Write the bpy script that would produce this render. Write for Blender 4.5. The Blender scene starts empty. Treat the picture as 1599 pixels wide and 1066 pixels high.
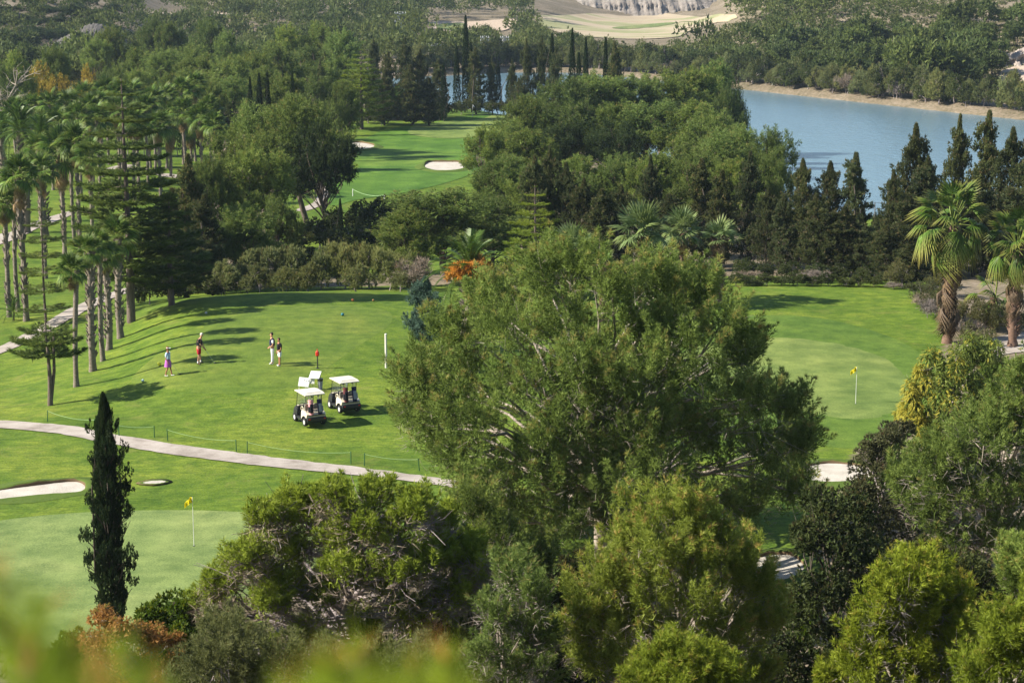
import bpy, bmesh, math, random
import numpy as np
from mathutils import Vector, Matrix, Euler
from mathutils.geometry import delaunay_2d_cdt

S = bpy.context.scene
COL = S.collection
PI = math.pi
R = math.radians
rng = np.random.default_rng(7)
random.seed(7)

# ------------------------------------------------------------------ camera, light, exposure
FPX, CX, CY = 3020.0, 799.5, 533.0
PITCH = math.atan(608.0 / FPX)
CAMZ = 24.0
cd = bpy.data.cameras.new('camera')
cam = bpy.data.objects.new('camera', cd)
COL.objects.link(cam)
cam.location = (0, 0, CAMZ)
cam.rotation_euler = (R(90) - PITCH, 0, 0)
cd.sensor_width = 36.0
cd.lens = FPX / 1599.0 * 36.0
cd.clip_start = 0.1
cd.clip_end = 5000
cd.dof.use_dof = True
cd.dof.focus_distance = 105.0
cd.dof.aperture_fstop = 3.2
S.camera = cam

SUN_EL, SUN_AZ = 35.0, 8.0      # light travels towards +x, a little towards +y
w = bpy.data.worlds.new('World')
S.world = w
w.use_nodes = True
nt = w.node_tree
bg = nt.nodes['Background']
sky = nt.nodes.new('ShaderNodeTexSky')
sky.sky_type = 'NISHITA'
sky.sun_disc = False
sky.sun_elevation = R(SUN_EL)
# travel direction (cos az, sin az); sun sits opposite: compass rotation measured from +y clockwise
sunpos = Vector((-math.cos(R(SUN_AZ)), -math.sin(R(SUN_AZ)), 0))
sky.sun_rotation = math.atan2(sunpos.x, sunpos.y)
sky.altitude = 100
sky.air_density = 1.0
sky.dust_density = 0.6
sky.ozone_density = 1.5
nt.links.new(sky.outputs[0], bg.inputs[0])
bg.inputs[1].default_value = 0.07
sd = bpy.data.lights.new('sun', 'SUN')
sun = bpy.data.objects.new('sun', sd)
COL.objects.link(sun)
sd.energy = 4.6
sd.angle = R(0.53)
sd.color = (1.0, 0.93, 0.80)
travel = Vector((math.cos(R(SUN_AZ)) * math.cos(R(SUN_EL)), math.sin(R(SUN_AZ)) * math.cos(R(SUN_EL)), -math.sin(R(SUN_EL))))
sun.rotation_euler = travel.to_track_quat('-Z', 'Y').to_euler()
sun.location = (-60, 0, 80)
S.view_settings.view_transform = 'Standard'
S.view_settings.look = 'None'
S.view_settings.gamma = 1
S.view_settings.use_curve_mapping = False
S.view_settings.exposure = 1.25
S.render.engine = 'CYCLES'
S.cycles.max_bounces = 5
S.cycles.diffuse_bounces = 3
S.cycles.transmission_bounces = 3
S.cycles.volume_bounces = 0

# ------------------------------------------------------------------ rays
FW = np.array([0, math.cos(PITCH), -math.sin(PITCH)])
UP = np.array([0, math.sin(PITCH), math.cos(PITCH)])
def ray(px, py):
    return FW + np.array([1., 0, 0]) * ((px - CX) / FPX) + UP * ((CY - py) / FPX)
def at(px, py, Y):
    d = ray(px, py)
    return np.array([0, 0, CAMZ]) + d * (Y / d[1])
def mpp(Y, z=0.0):        # metres per photo pixel at distance Y
    return (Y * math.cos(PITCH) + (CAMZ - z) * math.sin(PITCH)) / FPX

# ------------------------------------------------------------------ tags and objects
def tag(o, label=None, cat=None, group=None, kind=None):
    if label: o['label'] = label
    if cat: o['category'] = cat
    if group: o['group'] = group
    if kind: o['kind'] = kind
    return o
def link(name, data, parent=None, loc=None, rot=None, scale=None):
    o = bpy.data.objects.new(name, data)
    COL.objects.link(o)
    if parent is not None: o.parent = parent
    if loc is not None: o.location = loc
    if rot is not None: o.rotation_euler = rot
    if scale is not None: o.scale = scale
    return o
def thing(name, label, cat, loc=(0, 0, 0), rotz=0, group=None):
    o = link(name, None, None, loc, (0, 0, rotz))
    o.empty_display_size = 0.5
    return tag(o, label, cat, group)

# ------------------------------------------------------------------ materials
def newmat(name):
    m = bpy.data.materials.new(name)
    m.use_nodes = True
    n = m.node_tree
    for x in list(n.nodes): n.nodes.remove(x)
    out = n.nodes.new('ShaderNodeOutputMaterial')
    return m, n, out
def N(n, t, **kw):
    x = n.nodes.new(t)
    for k, v in kw.items(): setattr(x, k, v)
    return x
def noise(n, vec, scale, detail=4, rough=.55, dist=0):
    x = N(n, 'ShaderNodeTexNoise')
    x.inputs['Scale'].default_value = scale
    x.inputs['Detail'].default_value = detail
    x.inputs['Roughness'].default_value = rough
    x.inputs['Distortion'].default_value = dist
    if vec is not None: n.links.new(vec, x.inputs['Vector'])
    return x
def ramp(n, fac, stops):
    x = N(n, 'ShaderNodeValToRGB')
    cr = x.color_ramp
    while len(cr.elements) < len(stops): cr.elements.new(.5)
    for e, (p, c) in zip(cr.elements, stops):
        e.position = p
        e.color = (*c, 1) if len(c) == 3 else c
    n.links.new(fac, x.inputs[0])
    return x
def mixc(n, fac, a, b, mode='MIX'):
    x = N(n, 'ShaderNodeMix', data_type='RGBA', blend_type=mode)
    def put(i, v):
        if isinstance(v, (int, float)): x.inputs[i].default_value = v
        elif isinstance(v, tuple): x.inputs[i].default_value = (*v, 1)
        else: n.links.new(v, x.inputs[i])
    put(0, fac); put(6, a); put(7, b)
    return x.outputs[2]
def mathn(n, op, a, b=0.0, clamp=False):
    x = N(n, 'ShaderNodeMath', operation=op, use_clamp=clamp)
    for i, v in enumerate((a, b)):
        if isinstance(v, (int, float)): x.inputs[i].default_value = v
        else: n.links.new(v, x.inputs[i])
    return x.outputs[0]
def mapped(n, scale=(1, 1, 1), rot=(0, 0, 0)):
    tc = N(n, 'ShaderNodeTexCoord')
    mp = N(n, 'ShaderNodeMapping')
    mp.inputs['Scale'].default_value = scale
    mp.inputs['Rotation'].default_value = rot
    n.links.new(tc.outputs['Object'], mp.inputs['Vector'])
    return mp.outputs[0]
def principled(n, out, col, rough=.7, spec=.3, metal=0, bump=None, bstr=.3, bdist=.05):
    p = N(n, 'ShaderNodeBsdfPrincipled')
    if isinstance(col, tuple): p.inputs['Base Color'].default_value = (*col, 1)
    else: n.links.new(col, p.inputs['Base Color'])
    p.inputs['Roughness'].default_value = rough
    p.inputs['Specular IOR Level'].default_value = spec
    p.inputs['Metallic'].default_value = metal
    if bump is not None:
        b = N(n, 'ShaderNodeBump')
        b.inputs['Strength'].default_value = bstr
        b.inputs['Distance'].default_value = bdist
        n.links.new(bump, b.inputs['Height'])
        n.links.new(b.outputs[0], p.inputs['Normal'])
    n.links.new(p.outputs[0], out.inputs[0])
    return p
_pm = {}
def plain(name, col, rough=.6, spec=.3, metal=0, var=.12, scale=6):
    if name in _pm: return _pm[name]
    m, n, out = newmat(name)
    v = mapped(n)
    nz = noise(n, v, scale, 5)
    a = tuple(c * (1 - var) for c in col); b = tuple(min(1, c * (1 + var)) for c in col)
    c = ramp(n, nz.outputs[0], [(.3, a), (.7, b)])
    principled(n, out, c.outputs[0], rough, spec, metal, nz.outputs[0], .12, .01)
    _pm[name] = m
    return m
def leafmat(name, a, b, tip, tipamt=.6, trans=.38, rough=.55, objvar=.25, warm=(1.25, 1.1, .8)):
    """a/b: the two ends of the leaf colour, tip: colour of marked sprigs (buds, yellowed leaves)"""
    m, n, out = newmat(name)
    at_ = N(n, 'ShaderNodeAttribute', attribute_name='col')
    sp = N(n, 'ShaderNodeSeparateColor')
    n.links.new(at_.outputs['Color'], sp.inputs[0])
    c = mixc(n, sp.outputs[0], a, b)
    f = mathn(n, 'MULTIPLY', sp.outputs[2], tipamt, True)
    c = mixc(n, f, c, tip)
    oi = N(n, 'ShaderNodeObjectInfo')
    g = mathn(n, 'MULTIPLY_ADD', oi.outputs['Random'], 2 * objvar)
    # brightness and warmth drift from plant to plant
    g2 = N(n, 'ShaderNodeMath', operation='MULTIPLY_ADD')
    n.links.new(oi.outputs['Random'], g2.inputs[0]); g2.inputs[1].default_value = 2 * objvar; g2.inputs[2].default_value = 1 - objvar
    sc = N(n, 'ShaderNodeVectorMath', operation='SCALE')
    n.links.new(c, sc.inputs[0]); n.links.new(g2.outputs[0], sc.inputs[3])
    r2 = mathn(n, 'FRACT', mathn(n, 'MULTIPLY', oi.outputs['Random'], 7.31))
    c2 = mixc(n, mathn(n, 'MULTIPLY', r2, .7), sc.outputs[0], mixc(n, 1.0, sc.outputs[0], warm, 'MULTIPLY'))
    d = N(n, 'ShaderNodeBsdfPrincipled')
    d.inputs['Roughness'].default_value = rough
    d.inputs['Specular IOR Level'].default_value = .15
    t = N(n, 'ShaderNodeBsdfTranslucent')
    mx = N(n, 'ShaderNodeMixShader')
    mx.inputs[0].default_value = trans
    n.links.new(c2, d.inputs['Base Color']); n.links.new(c2, t.inputs[0])
    n.links.new(d.outputs[0], mx.inputs[1]); n.links.new(t.outputs[0], mx.inputs[2])
    n.links.new(mx.outputs[0], out.inputs[0])
    return m
LM = {
 'pine':    leafmat('pine_needles', (.080, .130, .026), (.225, .305, .082), (.40, .26, .11), .38),
 'pineg':   leafmat('pine_needles_green', (.072, .118, .028), (.205, .270, .072), (.32, .23, .10), .4),
 'pinef':   leafmat('young_pine_needles', (.135, .190, .024), (.32, .38, .075), (.46, .28, .12), .55, objvar=.04),
 'piney':   leafmat('pine_needles_yellowish', (.13, .19, .016), (.27, .34, .045), (.36, .24, .08), .4, objvar=.08),
 'umbrella':leafmat('old_pine_needles', (.165, .23, .018), (.35, .42, .06), (.26, .23, .18), .5, objvar=.05),
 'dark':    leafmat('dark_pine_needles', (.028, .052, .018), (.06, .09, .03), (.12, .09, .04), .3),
 'cypress': leafmat('cypress_scales', (.045, .068, .026), (.125, .148, .062), (.19, .15, .085), .7),
 'cypressn':leafmat('dark_cypress_scales', (.014, .032, .012), (.036, .062, .020), (.08, .07, .035), .3, objvar=.05),
 'shrub':   leafmat('silvery_shrub_leaves', (.115, .145, .052), (.24, .265, .11), (.24, .16, .07), .5),
 'olive':   leafmat('olive_shrub_leaves', (.08, .09, .034), (.17, .18, .085), (.18, .11, .06), .6),
 'bush':    leafmat('green_bush_leaves', (.04, .085, .010), (.12, .19, .02), (.20, .23, .02), .6),
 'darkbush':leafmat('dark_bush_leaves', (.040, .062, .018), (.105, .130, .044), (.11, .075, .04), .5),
 'pepper':  leafmat('pepper_tree_leaves', (.13, .18, .035), (.24, .30, .07), (.44, .40, .06), .85, objvar=.05),
 'orange':  leafmat('orange_leaves', (.30, .22, .04), (.48, .36, .06), (.20, .19, .04), .5, objvar=.1, warm=(1.05, 1.1, .9)),
 'rust':    leafmat('rusty_leaves', (.24, .13, .045), (.40, .23, .08), (.16, .17, .04), .7, objvar=.1),
 'blue':    leafmat('blue_conifer_needles', (.06, .11, .085), (.13, .21, .165), (.14, .20, .13), .4, objvar=.05),
 'norfolk': leafmat('araucaria_needles', (.055, .092, .020), (.135, .180, .040), (.12, .16, .03), .3, objvar=.15),
 'norfolkl':leafmat('araucaria_needles_light', (.12, .18, .02), (.22, .28, .04), (.12, .17, .02), .3, objvar=.05),
 'hill':    leafmat('hillside_pine_needles', (.062, .098, .030), (.140, .180, .058), (.14, .13, .08), .4, objvar=.28),
 'fan':     leafmat('fan_palm_leaves', (.022, .065, .010), (.125, .21, .04), (.40, .34, .12), .6, trans=.25, rough=.4),
 'fanp':    leafmat('fan_palm_leaves_pale', (.085, .135, .048), (.18, .25, .11), (.30, .27, .12), .4, trans=.25, rough=.4),
 'dead':    leafmat('dead_palm_leaves', (.16, .11, .06), (.34, .25, .14), (.44, .36, .18), .6, trans=.2),
 'deadd':   leafmat('brown_palm_skirt', (.075, .052, .036), (.19, .14, .095), (.30, .24, .15), .5, trans=.15),
 'date':    leafmat('date_palm_leaves', (.032, .075, .015), (.09, .15, .03), (.22, .21, .06), .4, trans=.2, rough=.4),
 'fruit':   leafmat('date_palm_fruit', (.38, .19, .04), (.58, .30, .06), (.6, .35, .05), .4, objvar=.05),
 'near':    leafmat('near_pine_needles', (.16, .24, .015), (.30, .38, .04), (.62, .30, .10), 1., trans=.45, objvar=.1),
 'twig':    leafmat('dry_twigs', (.15, .128, .115), (.29, .255, .235), (.26, .16, .10), .5, trans=0, objvar=.1),
}
def barkmat(name, a, b, scale=8, stretch=.2):
    m, n, out = newmat(name)
    v = mapped(n, (1, 1, stretch))
    nz = noise(n, v, scale, 6, .65)
    c = ramp(n, nz.outputs[0], [(.3, a), (.7, b)])
    principled(n, out, c.outputs[0], .85, .2, 0, nz.outputs[0], .6, .04)
    return m
BM = {
 'pine': barkmat('pine_bark', (.07, .05, .04), (.20, .16, .13)),
 'pale': barkmat('pale_bark', (.20, .165, .13), (.42, .36, .30)),
 'grey': barkmat('grey_twig_bark', (.16, .13, .125), (.36, .31, .30)),
 'palm': barkmat('palm_bark', (.09, .07, .055), (.28, .235, .19), 5, 2.5),
 'palmr': barkmat('reddish_palm_bark', (.085, .05, .035), (.22, .14, .10), 5, 2.5),
 'dark': barkmat('dark_bark', (.05, .04, .03), (.11, .09, .07)),
}

# ------------------------------------------------------------------ numpy meshes
def trimesh(name, V, mat, C=None, T=None):
    V = np.asarray(V, dtype=np.float32).reshape(-1, 3)
    me = bpy.data.meshes.new(name)
    nv = len(V)
    if T is None: T = np.arange(nv, dtype=np.int32).reshape(-1, 3)
    T = np.asarray(T, dtype=np.int32)
    k = T.shape[1]
    me.vertices.add(nv); me.loops.add(T.size); me.polygons.add(len(T))
    me.vertices.foreach_set('co', V.ravel())
    me.loops.foreach_set('vertex_index', T.ravel())
    me.polygons.foreach_set('loop_start', np.arange(0, T.size, k, dtype=np.int32))
    me.update(calc_edges=True)
    if C is not None:
        a = me.color_attributes.new('col', 'FLOAT_COLOR', 'POINT')
        C4 = np.ones((nv, 4), dtype=np.float32); C4[:, :3] = C
        a.data.foreach_set('color', C4.ravel())
    me.materials.append(mat)
    return me
def unit(a):
    return a / np.maximum(np.linalg.norm(a, axis=-1, keepdims=True), 1e-9)
def sprigs(P, D, L, wd, k, spread, g, tipflag=None, base=None, O=None, on=.45):
    """n sprigs of k narrow pointed leaves fanning out round D; returns verts and colours"""
    n = len(P)
    Pn = np.repeat(P, k, 0); d = unit(np.repeat(D, k, 0) + spread * g.normal(size=(n * k, 3)))
    l = np.repeat(np.broadcast_to(L, n), k) * g.uniform(.65, 1.15, n * k)
    rn = g.normal(size=(n * k, 3))
    if O is not None: rn = np.repeat(O, k, 0) + rn * on      # leaves lie on the crown's surface more than across it
    side = unit(np.cross(d, rn)) * wd * .5
    V = np.stack([Pn - side, Pn + side, Pn + d * l[:, None]], 1).reshape(-1, 3)
    h = np.repeat(g.uniform(0, 1, n) if base is None else base, k)
    C = np.zeros((n * k, 3, 3)); C[:, :, 0] = np.clip(h[:, None] + g.normal(0, .12, (n * k, 1)), 0, 1)
    C[:, 2, 1] = 1
    if tipflag is not None: C[:, :, 2] = np.repeat(tipflag, k)[:, None]
    return V, C.reshape(-1, 3)
def sphere_dirs(n, g, zmin=-1.):
    z = g.uniform(zmin, 1, n); a = g.uniform(0, 2 * PI, n); r = np.sqrt(1 - z * z)
    return np.stack([r * np.cos(a), r * np.sin(a), z], 1)
def lobe_foliage(lobes, g, nsub=7, nspr=50, L=.3, wd=.05, k=4, spread=.5, upb=.8, subr=.42, subz=1.35, zmin=-.45, red=.25, cull=.62, hang=0, tint=None):
    """lobes: array n x 6 (centre, radii). Every lobe carries smaller tufts, every tuft carries sprigs."""
    lobes = np.asarray(lobes, float)
    c = lobes[:, :3]; r = lobes[:, 3:6]
    n = len(c)
    d = sphere_dirs(n * nsub, g, zmin)
    cc = np.repeat(c, nsub, 0) + d * np.repeat(r, nsub, 0) * g.uniform(.6, .9, (n * nsub, 1))
    rr = np.repeat(r, nsub, 0) * subr * g.uniform(.7, 1.25, (n * nsub, 1)); rr[:, 2] *= subz
    subvar = np.repeat(g.uniform(.2, .8, n), nsub) * .5 + g.uniform(0, .5, n * nsub)
    m = len(cc)
    dd = sphere_dirs(m * nspr, g, -.6)
    P = np.repeat(cc, nspr, 0) + dd * np.repeat(rr, nspr, 0) * g.uniform(.55, 1.05, (m * nspr, 1)) ** .6
    if cull:
        # drop what sits deep inside another lobe: nobody sees it
        keep = np.ones(len(P), bool)
        for i in range(n):
            q = ((P - c[i]) / (r[i] * cull)); keep &= (q * q).sum(1) > 1
        P = P[keep]; dd = dd[keep]
        idx = np.repeat(np.arange(m), nspr)[keep]
    else: idx = np.repeat(np.arange(m), nspr)
    D = dd * 1.0 + np.array([0, 0, upb - hang])
    tip = ((dd[:, 2] > .55) & (g.uniform(0, 1, len(P)) < red)).astype(float)
    if tint is not None:
        tt = np.repeat(np.repeat(np.asarray(tint, float), nsub), nspr)
        tt = tt[keep] if cull else tt
        tip = np.maximum(tip, (g.uniform(0, 1, len(P)) < tt).astype(float))
    big = unit((P - c[np.minimum(idx // nsub, n - 1)]) / r[np.minimum(idx // nsub, n - 1)])
    return sprigs(P, D, L, wd, k, spread, g, tip, base=np.clip(subvar[idx] + g.normal(0, .15, len(P)), 0, 1), O=unit(dd * .6 + big * .7))

def plumes(lobes, g, npl=16, nspr=60, pl=1.0, pr=.24, L=.16, wd=.03, k=4, up=1.0, outw=.65, red=.5, zmin=-.35, spread=.4, tint=None, cull=.45, jit=.25):
    """feathery upswept shoots: every lobe bears npl tapering plumes, every plume is clothed with needle sprigs"""
    lobes = np.asarray(lobes, float); c = lobes[:, :3]; r = lobes[:, 3:6]; n = len(c)
    d = sphere_dirs(n * npl, g, zmin); rr = np.repeat(r, npl, 0); cc = np.repeat(c, npl, 0)
    lm = rr.mean(1); base = cc + d * rr * g.uniform(.25, .72, (n * npl, 1))
    keep = np.ones(len(base), bool)
    tipc = cc + d * rr * .8
    for i in range(n):
        q = (tipc - c[i]) / (r[i] * cull); keep &= (q * q).sum(1) > 1
    li = np.repeat(np.arange(n), npl)[keep]; d = d[keep]; base = base[keep]; m = len(base)
    ax = unit(d * outw + np.array([0, 0, up]) + g.normal(size=(m, 3)) * jit)
    ln = pl * g.uniform(.55, 1.3, m); rad = pr * g.uniform(.7, 1.3, m) * (.5 + .5 * ln / pl)
    var = g.uniform(0, .8, m)
    t = g.uniform(0, 1, (m, nspr)) ** .85
    u = unit(np.cross(ax, g.normal(size=(m, 3)))); v = np.cross(ax, u)
    a = g.uniform(0, 2 * PI, (m, nspr))
    prof = (1 - t) ** .62 * np.minimum(1, .35 + t * 3.2) * g.uniform(.35, 1.05, (m, nspr)) ** .5
    radial = u[:, None, :] * np.cos(a)[..., None] + v[:, None, :] * np.sin(a)[..., None]
    P = base[:, None, :] + ax[:, None, :] * (t * ln[:, None])[..., None] + radial * (prof * rad[:, None])[..., None]
    D = ax[:, None, :] * .9 + radial * .7
    O = radial * .8 + d[:, None, :] * .7 + np.array([0, 0, .35])
    tipf = ((t > .80) & (g.uniform(0, 1, t.shape) < (red * (g.uniform(0, 1, (m, 1)) < .6)))).astype(float)
    if tint is not None:
        tt = np.asarray(tint, float)[li][:, None]; tipf = np.maximum(tipf, (g.uniform(0, 1, t.shape) < tt).astype(float))
    b = np.clip(var[:, None] * .8 + t * .25 + g.normal(0, .10, t.shape), 0, 1)
    f = lambda x: x.reshape(-1, x.shape[-1])
    return sprigs(f(P), unit(f(D)), L, wd, k, spread, g, tipf.ravel(), base=b.ravel(), O=unit(f(O)), on=.5)
def inner_fill(lobes, g, n=90, L=.4, wd=.09, k=3):
    """leaves inside the crown, between its limbs"""
    lobes = np.asarray(lobes, float); m = len(lobes)
    P = np.repeat(lobes[:, :3], n, 0) + sphere_dirs(m * n, g) * np.repeat(lobes[:, 3:6], n, 0) * g.uniform(.1, .85, (m * n, 1))
    return sprigs(P, unit(g.normal(size=P.shape) + (0, 0, .4)), L, wd, k, .8, g, base=g.uniform(0, .6, len(P)))

class TubeSet:
    def __init__(s): s.V = []; s.F = []
    def tube(s, pts, rad, sides=6):
        pts = np.asarray(pts, float); n = len(pts)
        rad = np.broadcast_to(rad, n)
        t = np.gradient(pts, axis=0); t = unit(t)
        ref = np.array([0, 0, 1.]) if abs(t[0][2]) < .9 else np.array([1., 0, 0])
        b0 = len(s.V)
        for i in range(n):
            u = np.cross(t[i], ref); u /= max(np.linalg.norm(u), 1e-6); v = np.cross(t[i], u)
            for j in range(sides):
                a = 2 * PI * j / sides
                s.V.append(pts[i] + rad[i] * (math.cos(a) * u + math.sin(a) * v))
        for i in range(n - 1):
            for j in range(sides):
                j2 = (j + 1) % sides
                s.F.append((b0 + i * sides + j, b0 + i * sides + j2, b0 + (i + 1) * sides + j2, b0 + (i + 1) * sides + j))
    def mesh(s, name, mat):
        me = trimesh(name, np.array(s.V), mat, None, np.array(s.F, dtype=np.int32))
        me.polygons.foreach_set('use_smooth', np.ones(len(me.polygons), bool)); me.update()
        return me
def curve(a, b, sag=.15, n=5, g=rng):
    a = np.asarray(a, float); b = np.asarray(b, float)
    L = np.linalg.norm(b - a)
    off = g.normal(size=3) * L * .07; off[2] += L * sag * .5
    t = np.linspace(0, 1, n)[:, None]
    return a + (b - a) * t + off * (4 * t * (1 - t)) + g.normal(size=(n, 3)) * L * .015
def skeleton(lobes, base, top, r0, g, twigs=3, sides=5, lean=0, twr=.02, outer=1.0):
    """trunk, a limb to every lobe and twigs running out through it"""
    T = TubeSet()
    base = np.asarray(base, float); top = np.asarray(top, float)
    tr = curve(base, top, 0, 8, g)
    T.tube(tr, np.linspace(r0, r0 * .35, 8), max(sides, 6))
    lo = np.asarray(lobes, float)
    for L in lo:
        c = L[:3]; r = L[3:6]
        hh = np.clip((c[2] - base[2]) * .55, (top[2] - base[2]) * .25, (top[2] - base[2]) * .97) / max(top[2] - base[2], .1)
        i = hh * 7; i0 = int(min(i, 6)); f = i - i0
        a = tr[i0] * (1 - f) + tr[i0 + 1] * f
        rl = r0 * .32 * g.uniform(.7, 1.1)
        cu = curve(a, c, .1, 6, g)
        T.tube(cu, np.linspace(rl, rl * .3, 6), sides)
        for k in range(twigs):
            d = sphere_dirs(1, g, -.2)[0]
            e = c + d * r * outer * g.uniform(.55, .92)
            s0 = cu[g.integers(3, 6)]
            tw = curve(s0, e, .05, 4, g)
            T.tube(tw, np.linspace(twr * 1.4, twr * .4, 4), 3)
            for q in range(2):
                e2 = tw[2] + (e - s0) * .3 + g.normal(size=3) * np.linalg.norm(e - s0) * .18
                T.tube(curve(tw[2], e2, 0, 3, g), np.linspace(twr * .8, twr * .3, 3), 3)
    return T

# ------------------------------------------------------------------ terrain
PXC = np.array([-600, 0, 150, 300, 450, 640, 800, 1000, 1110, 1200, 1400, 1600, 2200], float)
TAB = [
 (-60, [27] * 13),
 (-6, [22.6] * 13),
 (3, [21.9] * 13),
 (20, [15.0] * 13),
 (35, [8.4] * 13),
 (45, [4.4] * 13),
 (55, [1.6] * 13),
 (64, [.2, .2, .2, .2, .2, .2, .2, .2, .2, .2, .2, .6, 1.5]),
 (80, [0, 0, 0, 0, 0, 0, 0, 0, 0, 0, 0, .4, 1.5]),
 (92, [0, 0, 0, 0, 0, 0, 0, 0, 0, 0, 0, .4, 1.5]),
 (100, [-.8, -.6, -.3, .3, .5, .4, .1, 0, .1, .1, .1, .4, 1.5]),
 (107, [-1.5, -1.2, -.3, .9, 1.0, .9, .3, .1, .2, .2, .1, .4, 1.5]),
 (120, [-2, -1.8, -.9, .9, 1.05, 1.0, .5, .2, .3, .3, .1, .4, 1.5]),
 (133, [-2.2, -2, -1.4, .6, 1.0, .9, .5, .3, .6, .7, .5, .2, 1]),
 (143, [-2.5, -2.3, -2.0, -1.5, -1.2, -1.2, -.5, -.4, -.3, -.3, -.3, -.3, 1]),
 (160, [-3, -3, -2.8, -2.8, -2.8, -2.6, -2.2, -2, -2, -2, -2, -1.8, -1]),
 (200, [-3, -3, -3, -3.2, -3.6, -3.9, -3.8, -3.6, -3.8, -4, -4, -4, -4]),
 (260, [-3, -3, -3, -3.2, -3.9, -4, -4, -4, -4, -4, -4, -4, -4]),
 (345, [-3, -3, -3, -3.4, -4, -4, -4, -4, -4, -4, -4, -4, -2]),
 (362, [-3, -3, -3, -3.6, -4, -4, -4, -4, -4, -4, -4, -3.8, 0]),
 (395, [-3, -3, -3, -4, -4, -4, -4, -4, -4, -4, -3.8, 0, 6]),
 (440, [-3, -3, -3.5, -4, -4, -4, -4, -4, -4, -3.6, -.3, 4.5, 12]),
 (476, [-2, -2.6, -3.8, -4, -4, -4, -4, -4, -3.8, -1.8, 2.8, 8, 17]),
 (500, [8, 5, 1, -3.8, -4, -4, -4, -4, -3.6, -.3, 5.5, 10.5, 20]),
 (560, [18, 14, 6, -2.5, -2.5, -3, -4, -4, -2.5, 3, 10.5, 16, 27]),
 (620, [24, 20, 10, 0, 0, -2.5, -4, -4.5, -3, 7, 15, 21, 33]),
 (690, [30, 26, 14, 3.5, 3, -1.8, -3, -5, -4, 9, 20, 26, 38]),
 (740, [33, 30, 18, 6, 5, 1.5, -1, -5, -4, 10, 24, 30, 42]),
 (860, [40, 38, 26, 12, 11, 10, 7, -4.6, -3, 12, 32, 38, 50]),
 (884, [41, 39, 27, 13, 12, 11, 8, -4.4, -2, 14, 33, 40, 51]),
 (902, [42, 40, 28, 14, 13, 12, 9, 4, 5, 16, 34, 41, 52]),
 (1000, [46, 44, 34, 20, 18, 18, 16, 12, 14, 24, 38, 46, 55]),
 (1400, [60, 60, 56, 50, 48, 48, 46, 46, 48, 52, 58, 62, 62]),
]
TY = np.array([t[0] for t in TAB], float); TZ = np.array([t[1] for t in TAB], float)
K0 = 60.0
NU, NV = 311, 340
UU = np.linspace(-.8, .8, NU)
VV = np.linspace(math.log(5 + 100.0 - 60 + 0.0), math.log(1400 + 100.0), NV)   # log spacing of Y+100
YV = np.exp(VV) - 100.0
def table(px, Y):
    j = np.clip(np.searchsorted(TY, Y) - 1, 0, len(TY) - 2)
    f = np.clip((Y - TY[j]) / (TY[j + 1] - TY[j]), 0, 1)
    i = np.clip(np.searchsorted(PXC, px) - 1, 0, len(PXC) - 2)
    e = np.clip((px - PXC[i]) / (PXC[i + 1] - PXC[i]), 0, 1)
    e = e * e * (3 - 2 * e)
    a = TZ[j, i] * (1 - e) + TZ[j, i + 1] * e; b = TZ[j + 1, i] * (1 - e) + TZ[j + 1, i + 1] * e
    return a * (1 - f) + b * f
def px_of(X, Y):
    return CX + FPX * X / (np.maximum(Y, 25) * math.cos(PITCH) + 24.5 * math.sin(PITCH))
Yg = np.repeat(YV[:, None], NU, 1); Xg = UU[None, :] * (Yg + K0)
PXG = px_of(Xg, Yg)
Zg = table(PXG.ravel(), Yg.ravel()).reshape(NV, NU)
def blur(a, it):
    for _ in range(it):
        p = np.pad(a, 1, mode='edge')
        a = (p[:-2, 1:-1] + p[2:, 1:-1] + p[1:-1, :-2] + p[1:-1, 2:] + 4 * p[1:-1, 1:-1]) / 8
    return a
Zg = blur(Zg, 9)
# gentle swells on the lawns and hills
Zg = Zg + .10 * np.sin(Xg * .21 + Yg * .07) * np.sin(Yg * .13 + 1.3) * np.clip((Yg - 66) / 10, 0, 1)
Zg = Zg + np.clip((Yg - 380) / 100, 0, 1) * (1.2 * np.sin(Xg * .055 + 2 * np.sin(Yg * .02)) * np.sin(Yg * .045 + Xg * .012)) * (np.abs(Zg + 4.3) > .9)
LAKE_Z = -5.0
def P2(px, Y):
    return (px - CX) / FPX * (Y * math.cos(PITCH) + (CAMZ - LAKE_Z) * math.sin(PITCH)), Y
lake_far = [P2(560, 452), P2(700, 468), P2(800, 480), P2(900, 478), P2(1000, 458), P2(1160, 421), P2(1380, 378), P2(1600, 343), P2(1900, 305)]
lake_near = [P2(1900, 190), P2(1600, 200), P2(1400, 208), P2(1240, 214), P2(1100, 238), P2(900, 320), P2(700, 365), P2(560, 400)]
LAKE = np.array(lake_far + lake_near)
def inside(poly, X, Y):
    r = np.zeros(np.shape(X), bool); n = len(poly)
    for i in range(n):
        x0, y0 = poly[i]; x1, y1 = poly[(i + 1) % n]
        c = ((y0 > Y) != (y1 > Y))
        with np.errstate(divide='ignore', invalid='ignore'):
            xi = (x1 - x0) * (Y - y0) / (y1 - y0 if y1 != y0 else 1e-9) + x0
        r ^= c & (X < xi)
    return r
def pdist(poly, X, Y, closed=True):
    d = np.full(np.shape(X), 1e9); n = len(poly)
    for i in range(n if closed else n - 1):
        x0, y0 = poly[i]; x1, y1 = poly[(i + 1) % n]
        dx, dy = x1 - x0, y1 - y0
        t = np.clip(((X - x0) * dx + (Y - y0) * dy) / (dx * dx + dy * dy + 1e-9), 0, 1)
        d = np.minimum(d, np.hypot(X - x0 - t * dx, Y - y0 - t * dy))
    return d
il = inside(LAKE, Xg, Yg); dl = pdist(LAKE, Xg, Yg)
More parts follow.
